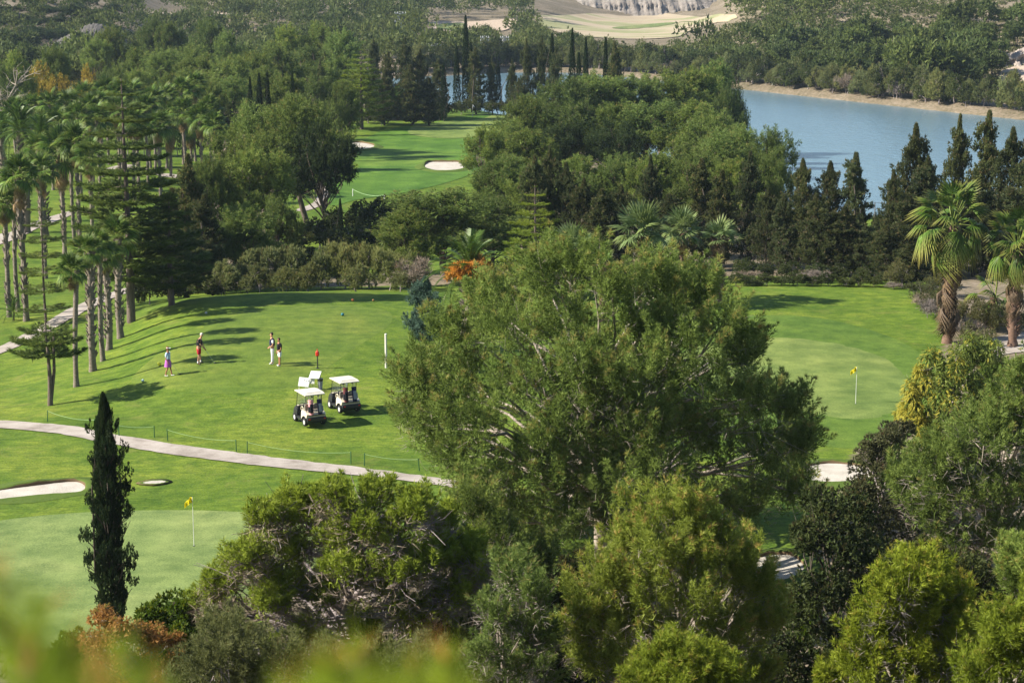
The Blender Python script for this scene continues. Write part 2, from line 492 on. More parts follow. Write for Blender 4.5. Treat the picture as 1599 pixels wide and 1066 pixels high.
Zg = np.where(il, np.maximum(-8.0, np.minimum(Zg, -4.2) - .45 * dl), Zg)
def zt(X, Y):
    X = np.asarray(X, float); Y = np.asarray(Y, float)
    v = (np.log(np.maximum(Y + 100, 46)) - VV[0]) / (VV[1] - VV[0]); u = (X / (Y + K0) - UU[0]) / (UU[1] - UU[0])
    v = np.clip(v, 0, NV - 1.001); u = np.clip(u, 0, NU - 1.001)
    j = v.astype(int); i = u.astype(int); f = v - j; e = u - i
    return (Zg[j, i] * (1 - e) + Zg[j, i + 1] * e) * (1 - f) + (Zg[j + 1, i] * (1 - e) + Zg[j + 1, i + 1] * e) * f
def hit(px, py):
    d = ray(px, py); d = d / d[1]
    Ys = np.concatenate([np.arange(25, 250, .5), np.arange(250, 1500, 2.)])
    z = CAMZ + d[2] * Ys; g = zt(d[0] * Ys, Ys)
    b = np.nonzero(z < g)[0]
    if len(b) == 0: return None
    i = b[0]
    if i == 0: Yh = Ys[0]
    else:
        a0 = z[i - 1] - g[i - 1]; a1 = z[i] - g[i]; Yh = Ys[i - 1] + (Ys[i] - Ys[i - 1]) * a0 / (a0 - a1)
    return np.array([d[0] * Yh, Yh, float(zt(d[0] * Yh, Yh))])

# --- ground materials
def grassmat(name, a, b, c, patch=.25, fine=9, bstr=.5, stripes=None):
    m, n, out = newmat(name)
    v = mapped(n)
    big = noise(n, v, patch, 4, .6, .4)
    mid = noise(n, v, patch * 6, 4, .6)
    fi = noise(n, v, fine, 3, .7)
    col = ramp(n, big.outputs[0], [(.32, a), (.52, b), (.70, c)]).outputs[0]
    f = ramp(n, mid.outputs[0], [(.3, (.66, .72, .66)), (.7, (1.32, 1.24, 1.22))]).outputs[0]
    col = mixc(n, 1., col, f, 'MULTIPLY')
    f2 = ramp(n, fi.outputs[0], [(.3, (.64, .68, .62)), (.7, (1.38, 1.32, 1.3))]).outputs[0]
    col = mixc(n, 1., col, f2, 'MULTIPLY')
    if stripes:
        vs = mapped(n, (stripes[0], stripes[1], 0))
        wv = N(n, 'ShaderNodeTexWave'); wv.inputs['Scale'].default_value = 1.0; wv.inputs['Distortion'].default_value = 1.2; wv.inputs['Detail'].default_value = 2
        n.links.new(vs, wv.inputs['Vector'])
        f3 = ramp(n, wv.outputs[0], [(.35, (.90, .93, .9)), (.65, (1.08, 1.05, 1.06))]).outputs[0]
        col = mixc(n, 1., col, f3, 'MULTIPLY')
    hh = mathn(n, 'ADD', mid.outputs[0], mathn(n, 'MULTIPLY', fi.outputs[0], .5))
    principled(n, out, col, .8, .15, 0, hh, bstr, .12)
    return m
G_fair = ((.060, .112, .014), (.098, .158, .020), (.160, .205, .030))
def groundmat():
    m, n, out = newmat('ground_turf_and_soil')
    v = mapped(n)
    big = noise(n, v, .13, 5, .6, .5)
    mid = noise(n, v, 1.1, 4, .6)
    vst = mapped(n, (.5, 2.2, 1))
    streak = noise(n, vst, 2.2, 4, .65)
    fi = noise(n, v, 9, 3, .7)
    gcol = ramp(n, big.outputs[0], [(.30, G_fair[0]), (.5, G_fair[1]), (.72, G_fair[2])]).outputs[0]
    gcol = mixc(n, 1., gcol, ramp(n, mid.outputs[0], [(.3, (.62, .72, .62)), (.7, (1.40, 1.25, 1.2))]).outputs[0], 'MULTIPLY')
    gcol = mixc(n, 1., gcol, ramp(n, streak.outputs[0], [(.32, (.74, .78, .72)), (.68, (1.24, 1.20, 1.2))]).outputs[0], 'MULTIPLY')
    gcol = mixc(n, 1., gcol, ramp(n, fi.outputs[0], [(.3, (.66, .70, .62)), (.7, (1.34, 1.3, 1.3))]).outputs[0], 'MULTIPLY')
    dry = noise(n, v, .42, 5, .68, .8)
    gcol = mixc(n, ramp(n, dry.outputs[0], [(.56, (0, 0, 0)), (.74, (.55, .55, .55))]).outputs[0], gcol, (.19, .19, .05))
    gcol = mixc(n, ramp(n, dry.outputs[0], [(.28, (.5, .5, .5)), (.42, (0, 0, 0))]).outputs[0], gcol, (.045, .10, .012))
    sb = noise(n, v, .09, 6, .7, .3)
    sm = noise(n, v, 1.7, 6, .7)
    s1 = ramp(n, sb.outputs[0], [(.34, (.10, .085, .05)), (.5, (.19, .15, .105)), (.68, (.33, .27, .21))]).outputs[0]
    s2 = ramp(n, sm.outputs[0], [(.38, (.055, .07, .028)), (.5, (.17, .135, .09)), (.64, (.30, .25, .19))]).outputs[0]
    soil = mixc(n, .55, s1, s2)
    at_ = N(n, 'ShaderNodeAttribute', attribute_name='col')
    sp = N(n, 'ShaderNodeSeparateColor'); n.links.new(at_.outputs['Color'], sp.inputs[0])
    edge = mathn(n, 'ADD', sp.outputs[0], mathn(n, 'MULTIPLY', mathn(n, 'SUBTRACT', mid.outputs[0], .5), .9))
    fac = ramp(n, edge, [(.42, (0, 0, 0)), (.58, (1, 1, 1))]).outputs[0]
    col = mixc(n, fac, soil, gcol)
    h = mathn(n, 'ADD', mathn(n, 'MULTIPLY', streak.outputs[0], .8), mathn(n, 'MULTIPLY', fi.outputs[0], .4))
    principled(n, out, col, .85, .12, 0, h, .6, .14)
    return m
def build_ground():
    V = np.stack([Xg, Yg, Zg], 2).reshape(-1, 3)
    j, i = np.meshgrid(np.arange(NV - 1), np.arange(NU - 1), indexing='ij')
    a = (j * NU + i).ravel()
    T = np.stack([a, a + 1, a + NU + 1, a + NU], 1)
    grass = np.zeros((NV, NU))
    px = PXG; Y = Yg
    grass[(Y > 64) & (Y < 150)] = 1
    grass[(Y >= 138) & (Y < 330) & (px < 330)] = 1
    lft = 470 - (Y - 200) * .2
    grass[(Y >= 160) & (Y < 352) & (px > 430) & (px < 860)] = 1
    grass[(Y >= 165) & (Y < 212) & (px > 1290) & (px < 1420)] = 1
    # foot of the slope, rough bank at the right
    grass[(px > 1470) & (Y > 112)] = 0
    grass[(px > 1330 + (Y - 90) * 4) & (Y < 100) ] = 0
    grass[(px > 1180) & (Y < 72)] = 0
    grass[(px > 420) & (px < 1150) & (Y < 74)] = 0
    grass = blur(grass, 3)
    C = np.zeros((NV * NU, 3)); C[:, 0] = grass.ravel()
    me = trimesh('ground', V, groundmat(), C, T)
    me.polygons.foreach_set('use_smooth', np.ones(len(me.polygons), bool)); me.update()
    tag(link('ground', me), kind='structure')
build_ground()

def smooth_poly(pts, closed=True, k=6):
    pts = np.asarray(pts, float); n = len(pts); out = []
    rngi = range(n) if closed else range(n - 1)
    for i in rngi:
        p0, p1, p2, p3 = (pts[(i - 1) % n], pts[i], pts[(i + 1) % n], pts[(i + 2) % n]) if closed else \
            (pts[max(i - 1, 0)], pts[i], pts[i + 1], pts[min(i + 2, n - 1)])
        for t in np.linspace(0, 1, k, endpoint=False):
            out.append(.5 * ((2 * p1) + (-p0 + p2) * t + (2 * p0 - 5 * p1 + 4 * p2 - p3) * t ** 2 + (-p0 + 3 * p1 - 3 * p2 + p3) * t ** 3))
    if not closed: out.append(pts[-1])
    return np.array(out)
def pxpoly(pts):
    return np.array([hit(*p)[:2] for p in pts])
def sheet(name, poly, mat, off=.03, step=1.0, wob=0.0, dish=0.0, kind='structure', label=None, cat=None, group=None, zfix=None, feather=0):
    """a sheet that follows the ground; poly in world xy"""
    poly = smooth_poly(poly)
    if wob:
        g = np.random.default_rng(len(poly) + int(abs(poly[0][0]) * 10))
        poly = poly + g.normal(size=poly.shape) * wob
    mn, mx = poly.min(0), poly.max(0)
    gx, gy = np.meshgrid(np.arange(mn[0], mx[0], step), np.arange(mn[1], mx[1], step))
    q = inside(poly, gx, gy) & (pdist(poly, gx, gy) > step * .4)
    P = np.concatenate([poly, np.stack([gx[q], gy[q]], 1)])
    n = len(poly)
    r = delaunay_2d_cdt([Vector(p) for p in P], [], [list(range(n))], 1, 1e-5)
    xy = np.array([tuple(v) for v in r[0]])
    d = pdist(poly, xy[:, 0], xy[:, 1])
    z = (zt(xy[:, 0], xy[:, 1]) if zfix is None else np.full(len(xy), zfix)) + (off if not feather else .004 + (off - .004) * np.minimum(d / feather, 1.0))
    V = np.concatenate([xy, z[:, None]], 1)
    F = [f for f in r[2] if len(f) == 3]
    me = trimesh(name, V, mat, None, np.array(F, dtype=np.int32))
    # faces up
    if me.polygons[0].normal.z < 0: me.flip_normals()
    me.polygons.foreach_set('use_smooth', np.ones(len(me.polygons), bool)); me.update()
    return tag(link(name, me), label, cat, group, kind), poly
# ------------------------------------------------------------------ lawns, greens, paths, bunkers, fields
M_green = grassmat('putting_green_turf', (.13, .185, .058), (.155, .215, .070), (.185, .235, .082), .12, 14, .12)
M_green2 = grassmat('right_green_turf', (.118, .172, .044), (.145, .198, .052), (.178, .222, .062), .10, 14, .12, (.03, .8))
M_collar = grassmat('collar_turf', (.065, .122, .018), (.086, .148, .022), (.115, .172, .028), .16, 10, .25)
M_tee = grassmat('tee_turf', (.082, .138, .018), (.104, .156, .022), (.135, .175, .028), .18, 12, .2)
M_fairfar = grassmat('far_fairway_turf', (.055, .125, .016), (.075, .155, .020), (.115, .190, .028), .05, 5, .2, (.06, .35))
def sandmat(name, a, b):
    m, n, out = newmat(name)
    v = mapped(n)
    nz = noise(n, v, 1.2, 6, .6); n2 = noise(n, v, 14, 3)
    c = ramp(n, nz.outputs[0], [(.3, a), (.7, b)]).outputs[0]
    c = mixc(n, 1., c, ramp(n, n2.outputs[0], [(.3, (.9, .9, .9)), (.7, (1.06, 1.06, 1.06))]).outputs[0], 'MULTIPLY')
    principled(n, out, c, .9, .1, 0, n2.outputs[0], .5, .05)
    return m
M_sand = sandmat('bunker_sand', (.40, .365, .31), (.54, .495, .435))
def pathmat():
    m, n, out = newmat('path_concrete')
    v = mapped(n)
    a = noise(n, v, .6, 6, .65); b = noise(n, v, 18, 3, .6); cr = noise(n, mapped(n, (.25, 2.5, 1)), 3, 4, .7)
    c = ramp(n, a.outputs[0], [(.28, (.22, .185, .155)), (.5, (.37, .325, .285)), (.75, (.48, .43, .385))]).outputs[0]
    c = mixc(n, 1., c, ramp(n, b.outputs[0], [(.3, (.85, .85, .85)), (.7, (1.1, 1.1, 1.1))]).outputs[0], 'MULTIPLY')
    c = mixc(n, .5, c, mixc(n, 1., c, ramp(n, cr.outputs[0], [(.35, (.7, .68, .66)), (.5, (1, 1, 1))]).outputs[0], 'MULTIPLY'))
    principled(n, out, c, .88, .2, 0, b.outputs[0], .3, .02)
    return m
M_path = pathmat()
sheet('putting_green', pxpoly([(-150, 830), (-40, 818), (60, 806), (160, 799), (270, 797), (360, 799), (440, 806), (520, 830), (500, 880), (400, 930), (300, 970), (180, 1000), (60, 1012), (-80, 1000)]), M_green, .03)
sheet('putting_green', pxpoly([(1040, 560), (1110, 533), (1190, 526), (1260, 528), (1330, 539), (1392, 560), (1424, 588), (1428, 620), (1400, 648), (1340, 658), (1265, 648), (1180, 628), (1080, 600)]), M_green2, .035, feather=.8)
sheet('green_collar', pxpoly([(1000, 560), (1090, 505), (1190, 492), (1300, 500), (1400, 530), (1462, 575), (1470, 630), (1420, 680), (1340, 700), (1260, 690), (1150, 660), (1030, 620)]), M_collar, .018, feather=1.2)
sheet('teeing_ground', pxpoly([(205, 596), (262, 540), (330, 497), (420, 481), (520, 476), (600, 484), (610, 505), (560, 540), (510, 575), (470, 603), (400, 612), (300, 612)]), M_tee, .028, feather=1.6)
sheet('far_fairway', pxpoly([(515, 320), (520, 285), (560, 262), (545, 240), (580, 212), (640, 196), (740, 178), (800, 172), (840, 174), (850, 195), (800, 230), (760, 260), (700, 285), (620, 303), (560, 312)]), M_fairfar, .04, 2.5)
sheet('putting_green', pxpoly([(640, 210), (650, 197), (700, 190), (760, 184), (830, 182), (835, 196), (760, 212), (700, 217)]), M_green2, .08, 2.0)

def bunker(px, lip=None, dirt=True, off=.02):
    poly = pxpoly(px)
    o, sp = sheet('sand_bunker', poly, M_sand, off + .02, .8, .015)
    # turf lip round the far edge: a rolled rim of earth and grass about a hand high
    yc = sp[:, 1].mean()
    far = sp[:, 1]
    c = sp.mean(0)
    V = []; F = []
    n = len(sp); lw = min(1, (sp[:, 1].max() - sp[:, 1].min()) / 5.0)
    hh = []
    for i, p in enumerate(sp):
        d = p - c; d /= np.linalg.norm(d) + 1e-6
        h = .02 + .29 * max(0, lw - .12) * max(0, d[1]) ** .5 if d[1] > 0 else .04
        h *= 1 + .25 * math.sin(i * 1.7) * math.sin(i * .6)
        hh.append(h)
        z = float(zt(*p))
        prof = [(-.05, .0), (-.02, h * .6), (.05, h), (.30, h * .9), (.75 * lw + .1, h * .35), (1.3 * lw + .15, .0)]
        for (r_, hz) in prof:
            q = p + d * r_
            V.append((q[0], q[1], float(zt(*q)) + hz + .012 + (off if off > .1 and r_ < 1 else 0)))
    m = 6
    for i in range(n):
        a = i * m; b = ((i + 1) % n) * m
        for k in range(m - 1): F.append((a + k, b + k, b + k + 1, a + k + 1))
    me = trimesh('bunker_lip', np.array(V), M_collar if not dirt else M_lip, None, np.array(F))
    me.polygons.foreach_set('use_smooth', np.ones(len(me.polygons), bool)); me.update()
    link('bunker_lip', me, o)
def lipmat():
    m, n, out = newmat('bunker_lip_turf')
    v = mapped(n)
    a = noise(n, v, 2.2, 4, .7)
    geo = N(n, 'ShaderNodeNewGeometry'); sp = N(n, 'ShaderNodeSeparateXYZ'); n.links.new(geo.outputs['Normal'], sp.inputs[0])
    f = ramp(n, mathn(n, 'ADD', sp.outputs[2], mathn(n, 'MULTIPLY', mathn(n, 'SUBTRACT', a.outputs[0], .5), .5)), [(.6, (0, 0, 0)), (.85, (1, 1, 1))]).outputs[0]
    c = mixc(n, f, (.13, .09, .05), mixc(n, a.outputs[0], (.05, .095, .015), (.11, .15, .03)))
    principled(n, out, c, .9, .1, 0, a.outputs[0], .6, .08)
    return m
M_lip = lipmat()
bunker([(-90, 790), (-20, 770), (60, 758), (116, 753), (133, 759), (126, 768), (60, 773), (-10, 781)])
bunker([(222, 755), (234, 752), (252, 751), (259, 753), (250, 755), (236, 756)])
bunker([(1240, 740), (1262, 729), (1300, 724), (1352, 730), (1362, 742), (1340, 750), (1280, 752)])
bunker([(1150, 900), (1165, 878), (1200, 868), (1236, 868), (1256, 885), (1240, 900), (1200, 908)])
bunker([(664, 263), (668, 256), (690, 255), (724, 256), (728, 262), (712, 267), (682, 268)], off=.16)
bunker([(530, 233), (545, 226), (565, 225), (584, 229), (578, 233), (553, 236)], off=.16)
tag(bpy.data.objects['sand_bunker'], kind='structure')
# cart paths
def ribbon(name, top, bot, mat, off=.045, **kw):
    poly = pxpoly(top + bot[::-1])
    return sheet(name, poly, mat, off, .9, .035, **kw)
ribbon('cart_path', [(-160, 652), (-60, 655), (0, 657), (60, 661), (120, 667), (180, 679), (260, 692), (330, 702), (400, 711), (480, 721), (560, 730), (640, 741), (720, 752), (800, 765)],
       [(-160, 664), (-60, 667), (0, 669), (60, 674), (110, 681), (180, 695), (260, 709), (330, 718), (400, 727), (480, 735), (560, 743), (640, 752), (720, 764), (800, 778)], M_path)
ribbon('cart_path', [(-60, 560), (0, 541), (30, 526), (70, 505), (105, 484), (150, 466), (190, 452), (230, 446)],
       [(-60, 575), (0, 553), (40, 536), (85, 513), (122, 492), (160, 473), (195, 459), (232, 452)], M_path)
ribbon('garden_path', [(-20, 370), (20, 362), (60, 345), (110, 330)], [(-20, 386), (24, 374), (66, 354), (112, 336)], M_path, .06)
ribbon('garden_path', [(170, 262), (205, 258), (250, 270), (300, 276)], [(170, 266), (205, 263), (248, 275), (300, 281)], M_path, .06)
ribbon('cart_path', [(486, 286), (502, 287), (512, 300), (505, 318), (478, 330)], [(478, 288), (490, 292), (496, 303), (488, 318), (462, 328)][::1], M_path, .06)
ribbon('garden_path', [(1500, 540), (1540, 530), (1600, 520), (1680, 515)], [(1500, 562), (1545, 558), (1600, 550), (1680, 545)], M_path, .05)
# far fields
def fieldmat():
    m, n, out = newmat('ploughed_field')
    v = mapped(n, (.6, 1.6, 1), (0, 0, .12))
    a = noise(n, v, .020, 4, .6, .6); b = noise(n, v, .35, 5, .7)
    c = ramp(n, a.outputs[0], [(.36, (.36, .29, .20)), (.50, (.42, .345, .25)), (.58, (.27, .27, .14)), (.64, (.25, .26, .13)), (.70, (.40, .325, .23))]).outputs[0]
    c = mixc(n, 1., c, ramp(n, b.outputs[0], [(.3, (.85, .85, .82)), (.7, (1.1, 1.1, 1.1))]).outputs[0], 'MULTIPLY')
    principled(n, out, c, .9, .1)
    return m
M_field = fieldmat()
M_crop = grassmat('field_crop', (.13, .175, .06), (.16, .20, .075), (.26, .25, .13), .05, 1, .1)
M_soil = sandmat('bare_soil', (.36, .28, .21), (.52, .42, .33))
sheet('field', pxpoly([(835, 30), (860, 25), (950, 23), (1050, 23), (1135, 24), (1150, 30), (1120, 36), (1080, 48), (1060, 58), (1000, 62), (900, 56), (860, 48)]), M_field, .25, 8)
sheet('crop_strip', pxpoly([(960, 44), (1040, 37), (1125, 27), (1122, 30), (1070, 35), (1040, 41), (975, 47)]), M_crop, .40, 8)
sheet('field', pxpoly([(672, 38), (690, 35), (740, 35), (800, 31), (806, 40), (780, 50), (740, 47), (690, 50)]), M_soil, .3, 6)
sheet('crop_strip', pxpoly([(680, 42), (700, 38), (725, 39), (728, 48), (700, 49)]), M_crop, .4, 6)
sheet('dirt_clearing', pxpoly([(520, 24), (528, 10), (545, 4), (552, 10), (540, 24)]), M_soil, .3, 6)
sheet('dirt_clearing', pxpoly([(470, 8), (490, 0), (512, 0), (508, 6)]), M_soil, .3, 6)
sheet('field', pxpoly([(1560, 122), (1575, 108), (1640, 104), (1700, 108), (1700, 135), (1600, 137), (1568, 134)]), M_soil, .3, 4)
sheet('far_road', pxpoly([(180, 26), (220, 22), (260, 20), (300, 24), (300, 28), (255, 25), (215, 27), (182, 31)]), M_soil, .3, 6)
sheet('far_road', pxpoly([(330, 22), (380, 17), (440, 12), (460, 14), (440, 18), (380, 23), (332, 27)]), M_soil, .3, 6)

# lake
def watermat():
    m, n, out = newmat('lake_water')
    v = mapped(n, (1, .55, 1))
    a = noise(n, v, .9, 4, .6); b = noise(n, v, .05, 3, .6)
    c = ramp(n, b.outputs[0], [(.3, (.110, .185, .232)), (.7, (.120, .200, .250))]).outputs[0]
    p = principled(n, out, c, .22, .8, 0, a.outputs[0], .7, .22)
    p.inputs['IOR'].default_value = 1.33
    return m
wl = np.concatenate([LAKE])
cc_ = wl.mean(0); wl = cc_ + (wl - cc_) * 1.0
me = trimesh('lake_water', np.array([(x, y, LAKE_Z) for x, y in wl]), watermat(), None, np.array([list(range(len(wl)))]))
if me.polygons[0].normal.z < 0: me.flip_normals()
tag(link('lake_water', me), kind='structure')
# embankment along the far shore
def bank():
    m, n, out = newmat('gravel_bank')
    v = mapped(n)
    a = noise(n, v, .4, 6, .7); b = noise(n, v, 5, 4, .7)
    c = ramp(n, a.outputs[0], [(.3, (.40, .33, .28)), (.7, (.54, .46, .40))]).outputs[0]
    c = mixc(n, 1., c, ramp(n, b.outputs[0], [(.3, (.8, .8, .78)), (.7, (1.12, 1.1, 1.1))]).outputs[0], 'MULTIPLY')
    principled(n, out, c, .9, .15, 0, b.outputs[0], .5, .1)
    line = smooth_poly(np.array(lake_far), False, 14)
    V = []; F = []
    t = unit(np.gradient(line, axis=0)); nn = np.stack([-t[:, 1], t[:, 0]], 1)
    nn *= np.sign(nn[:, 1:2])
    prof = [(-3.0, -1.2), (-.4, .05), (0.0, .30), (.3, .36), (2.8, .42), (4.0, .5), (7, -1.2)]
    for p, q in zip(line, nn):
        for d, z in prof: V.append((p[0] + q[0] * d, p[1] + q[1] * d, LAKE_Z + z))
    k = len(prof)
    for i in range(len(line) - 1):
        for j in range(k - 1): F.append((i * k + j, i * k + j + 1, (i + 1) * k + j + 1, (i + 1) * k + j))
    me = trimesh('lake_embankment', np.array(V), m, None, np.array(F))
    if me.polygons[3].normal.z < 0: me.flip_normals()
    tag(link('lake_embankment', me), kind='structure')
bank()

# rock faces
def cliff(name, pxs, Y0, zb, zt_, mat, rough, seed, depth=12, label=None):
    g = np.random.default_rng(seed)
    nx, nz = 120, 22
    V = []; F = []
    x0 = (pxs[0] - CX) / FPX * Y0; x1 = (pxs[1] - CX) / FPX * Y0
    ph = g.uniform(0, 6, 12)
    for i in range(nx):
        e = i / (nx - 1); x = x0 + (x1 - x0) * e
        top = zb + (zt_ - zb) * (math.sin(PI * min(1, max(0, e))) ** .35) * (1 + .08 * math.sin(x * .4 + ph[0]))
        for j in range(nz):
            f = j / (nz - 1)
            gully = rough * (abs(math.sin(x * .55 + ph[1] + .6 * math.sin(f * 4 + ph[2]))) + .5 * abs(math.sin(x * 1.37 + ph[3])) + .35 * math.sin(x * 3.1 + ph[4] + f * 3))
            ledge = .5 * rough * math.sin(f * 17 + ph[5] + .5 * math.sin(x * .2))
            V.append((x, Y0 + depth * f * (.8 + .2 * f) + gully * math.sin(PI * min(f + .12, 1)) + ledge + g.normal() * rough * .12, zb - .8 + (top - zb + .8) * f + g.normal() * .1))
    for i in range(nx - 1):
        for j in range(nz - 1): a = i * nz + j; F.append((a, a + nz, a + nz + 1, a + 1))
    me = trimesh(name, np.array(V), mat, None, np.array(F))
    return tag(link(name, me), kind='structure')
def rockmat(name, a, b, c):
    m, n, out = newmat(name)
    v = mapped(n, (1, 1, .4))
    x = noise(n, v, .35, 6, .7); y = noise(n, v, 2.5, 5, .7)
    col = ramp(n, x.outputs[0], [(.32, a), (.5, b), (.7, c)]).outputs[0]
    principled(n, out, col, .9, .1, 0, y.outputs[0], .8, .3)
    return m
cliff('chalk_cliff', (830, 1150), 858, -5.4, 9.5, rockmat('chalk_rock', (.15, .13, .11), (.23, .20, .175), (.33, .295, .26)), 2.4, 3, 34)
cliff('rock_cliff', (35, 190), 452, -3.4, 6.0, rockmat('grey_rock', (.075, .07, .066), (.12, .112, .104), (.18, .165, .15)), 1.8, 5, 30)
cliff('rock_cliff', (1555, 1720), 398, -1.5, 4.6, rockmat('pale_rock', (.24, .20, .17), (.36, .31, .27), (.48, .43, .38)), 1.6, 8, 8)

# ------------------------------------------------------------------ tree templates
def make_tpl(parts, W0, H0): return {'parts': parts, 'W': W0, 'H': H0}
def plant(name, tpl, px, top, Y, wpx, label, cat, group=None, rot=None, sz=None, basez=None, mat=None):
    P = at(px, top, Y); x, y = P[0], P[1]
    z0 = float(zt(x, y)) if basez is None else basez
    h = max(P[2] - z0, .5)
    wd = wpx * mpp(Y, P[2])
    o = thing(name, label, cat, (x, y, z0 - .05), random.uniform(0, 6.28) if rot is None else rot, group)
    o.scale = (wd / tpl['W'], wd / tpl['W'], h / tpl['H'])
    for nm, me in tpl['parts']:
        c = link(nm, me, o)
    return o
def pine_tpl(seed, H=9., W=8.5, nl=30, nsub=7, nspr=60, mat='pine', cb=.24, L=.34, wd=.062, k=4, flat=1., bark='pine', red=.25, lowlobes=True, sprk={}):
    g = np.random.default_rng(seed)
    lobes = []
    rc = W / 2; zc = H * (cb + (1 - cb) * .42)
    rz = H * (1 - cb) * .55
    i = 0
    while len(lobes) < nl:
        d = sphere_dirs(1, g, -.55)[0]
        s = g.uniform(.55, .80) if len(lobes) > 4 else g.uniform(0, .3)
        c = np.array([0, 0, zc]) + d * np.array([rc, rc, rz]) * s
        r = rc * g.uniform(.17, .34)
        if any(np.linalg.norm(c - l[:3]) < (r + l[3]) * .42 for l in lobes) and g.uniform() < .8:
            i += 1
            if i < 600: continue
        lobes.append(np.array([*c, r, r, r * g.uniform(.75, 1.15) * flat]))
    lobes = np.array(lobes)
    m = (lobes[:, 2] + lobes[:, 5]).max()
    lobes[:, 2] *= (H - .2) / m
    V, C = plumes(lobes, g, 17, 24, 1.15, .30, .28, .055, 3, red=red, cull=.4)
    V2, C2 = inner_fill(lobes, g, 30, .5, .16, 3); V = np.concatenate([V, V2]); C = np.concatenate([C, C2])
    T = skeleton(lobes, (0, 0, 0), (g.normal() * .4, g.normal() * .4, H * .72), W * .028, g, 2, 4, twr=.025)
    Wr = np.percentile(np.abs(V[:, :2]), 99.5) * 2
    return make_tpl([('trunk', T.mesh('pine_trunk', BM[bark])), ('crown', trimesh('pine_crown', V, LM[mat], C))], Wr, V[:, 2].max())
def cypress_tpl(seed, H=12., W=1.6, n=2600, mat='cypress', L=.26, wd=.10, k=4, taper=1., ragged=0., bark='dark', cb=.06):
    g = np.random.default_rng(seed)
    Vs = []; Cs = []
    # dense core column
    z = g.uniform(0, 1, n) ** .9
    def prof(t): return np.minimum(1, (t + .03) * 6) ** .5 * (1 - t) ** (.62 + .1 * math.sin(seed)) * (1 + .12 * np.sin(t * 19 + seed)) if ragged >= 1 and H > 9 else np.minimum(1, (t + .02) * 9) ** .5 * (1 - t ** (1.8 * taper)) ** .75
    a = g.uniform(0, 2 * PI, n)
    bump = 1 + .16 * np.sin(a * 3 + z * 31) + .12 * np.sin(a * 5 - z * 47) + (.25 * np.sin(z * 9 + seed + a) * np.sin(z * 23 + 2 * a + seed) if ragged else 0)
    r = W / 2 * prof(z) * bump * g.uniform(.72, 1.0, n)
    P = np.stack([r * np.cos(a), r * np.sin(a), H * (cb + (1 - cb) * z)], 1)
    D = np.stack([np.cos(a) * .55, np.sin(a) * .55, np.full(n, 1.)], 1)
    tip = (g.uniform(0, 1, n) < .2).astype(float)
    V, C = sprigs(P, D, L, wd, k, .3, g, tip, O=unit(np.stack([np.cos(a), np.sin(a), a * 0 + .3], 1)))
    Vs.append(V); Cs.append(C)
    T = TubeSet()
    T.tube(curve((0, 0, 0), (0, 0, H * .93), 0, 7, g), np.linspace(W * .07, .02, 7), 6)
    if ragged:
        nl = int(44 * ragged) + 20
        lob = []
        for i in range(nl):
            t = g.uniform(.04, .86); aa = g.uniform(0, 2 * PI)
            rr = W / 2 * prof(np.array([t]))[0] * g.uniform(.75, 1.0 + .7 * ragged)
            zz = H * (cb + (1 - cb) * t)
            s = W * g.uniform(.10, .20) * (1.15 - .95 * t)
            lob.append([rr * math.cos(aa), rr * math.sin(aa), zz + rr * .25, s * 1.3, s * 1.3, s * .9])
            T.tube(curve((0, 0, zz - rr * .35), (rr * math.cos(aa), rr * math.sin(aa), zz + rr * .2), .05, 4, g), np.linspace(.05, .015, 4), 3)
        V, C = plumes(lob, g, 5, 20, W * .22, W * .075, L * .8, wd, 3, up=.55, outw=.9, red=.5, zmin=-.2, cull=0)
        Vs.append(V); Cs.append(C)
    V = np.concatenate(Vs); C = np.concatenate(Cs)
    Wr = np.percentile(np.abs(V[:, :2]), 99.3) * 2
    return make_tpl([('trunk', T.mesh('cypress_trunk', BM[bark])), ('crown', trimesh('cypress_crown', V, LM[mat], C))], Wr, V[:, 2].max())
def shrub_tpl(seed, H=3., W=3.6, mat='shrub', nl=10, nsub=6, nspr=34, L=.28, wd=.06, k=4, upb=1.1, red=.1, bark='grey', cull=.5, subz=1.5, twig=3):
    g = np.random.default_rng(seed)
    lob = []
    for i in range(nl):
        a = g.uniform(0, 2 * PI); rr = W * .5 * g.uniform(0, .68) ** .7
        hz = H * g.uniform(.30, .78) * (1 - .35 * (rr / (W / 2)) ** 2)
        s = W * g.uniform(.15, .22)
        lob.append([rr * math.cos(a), rr * math.sin(a), hz, s, s, s * H / W * 1.2])
    V, C = lobe_foliage(lob, g, nsub, nspr, L, wd, k, .45, upb, red=red, cull=cull, subz=subz, zmin=-.8)
    T = skeleton(lob, (0, 0, 0), (0, 0, H * .45), W * .02, g, twig, 4, twr=.016)
    Wr = np.percentile(np.abs(V[:, :2]), 99.3) * 2
    return make_tpl([('stems', T.mesh('shrub_stems', BM[bark])), ('foliage', trimesh('shrub_foliage', V, LM[mat], C))], Wr, V[:, 2].max())

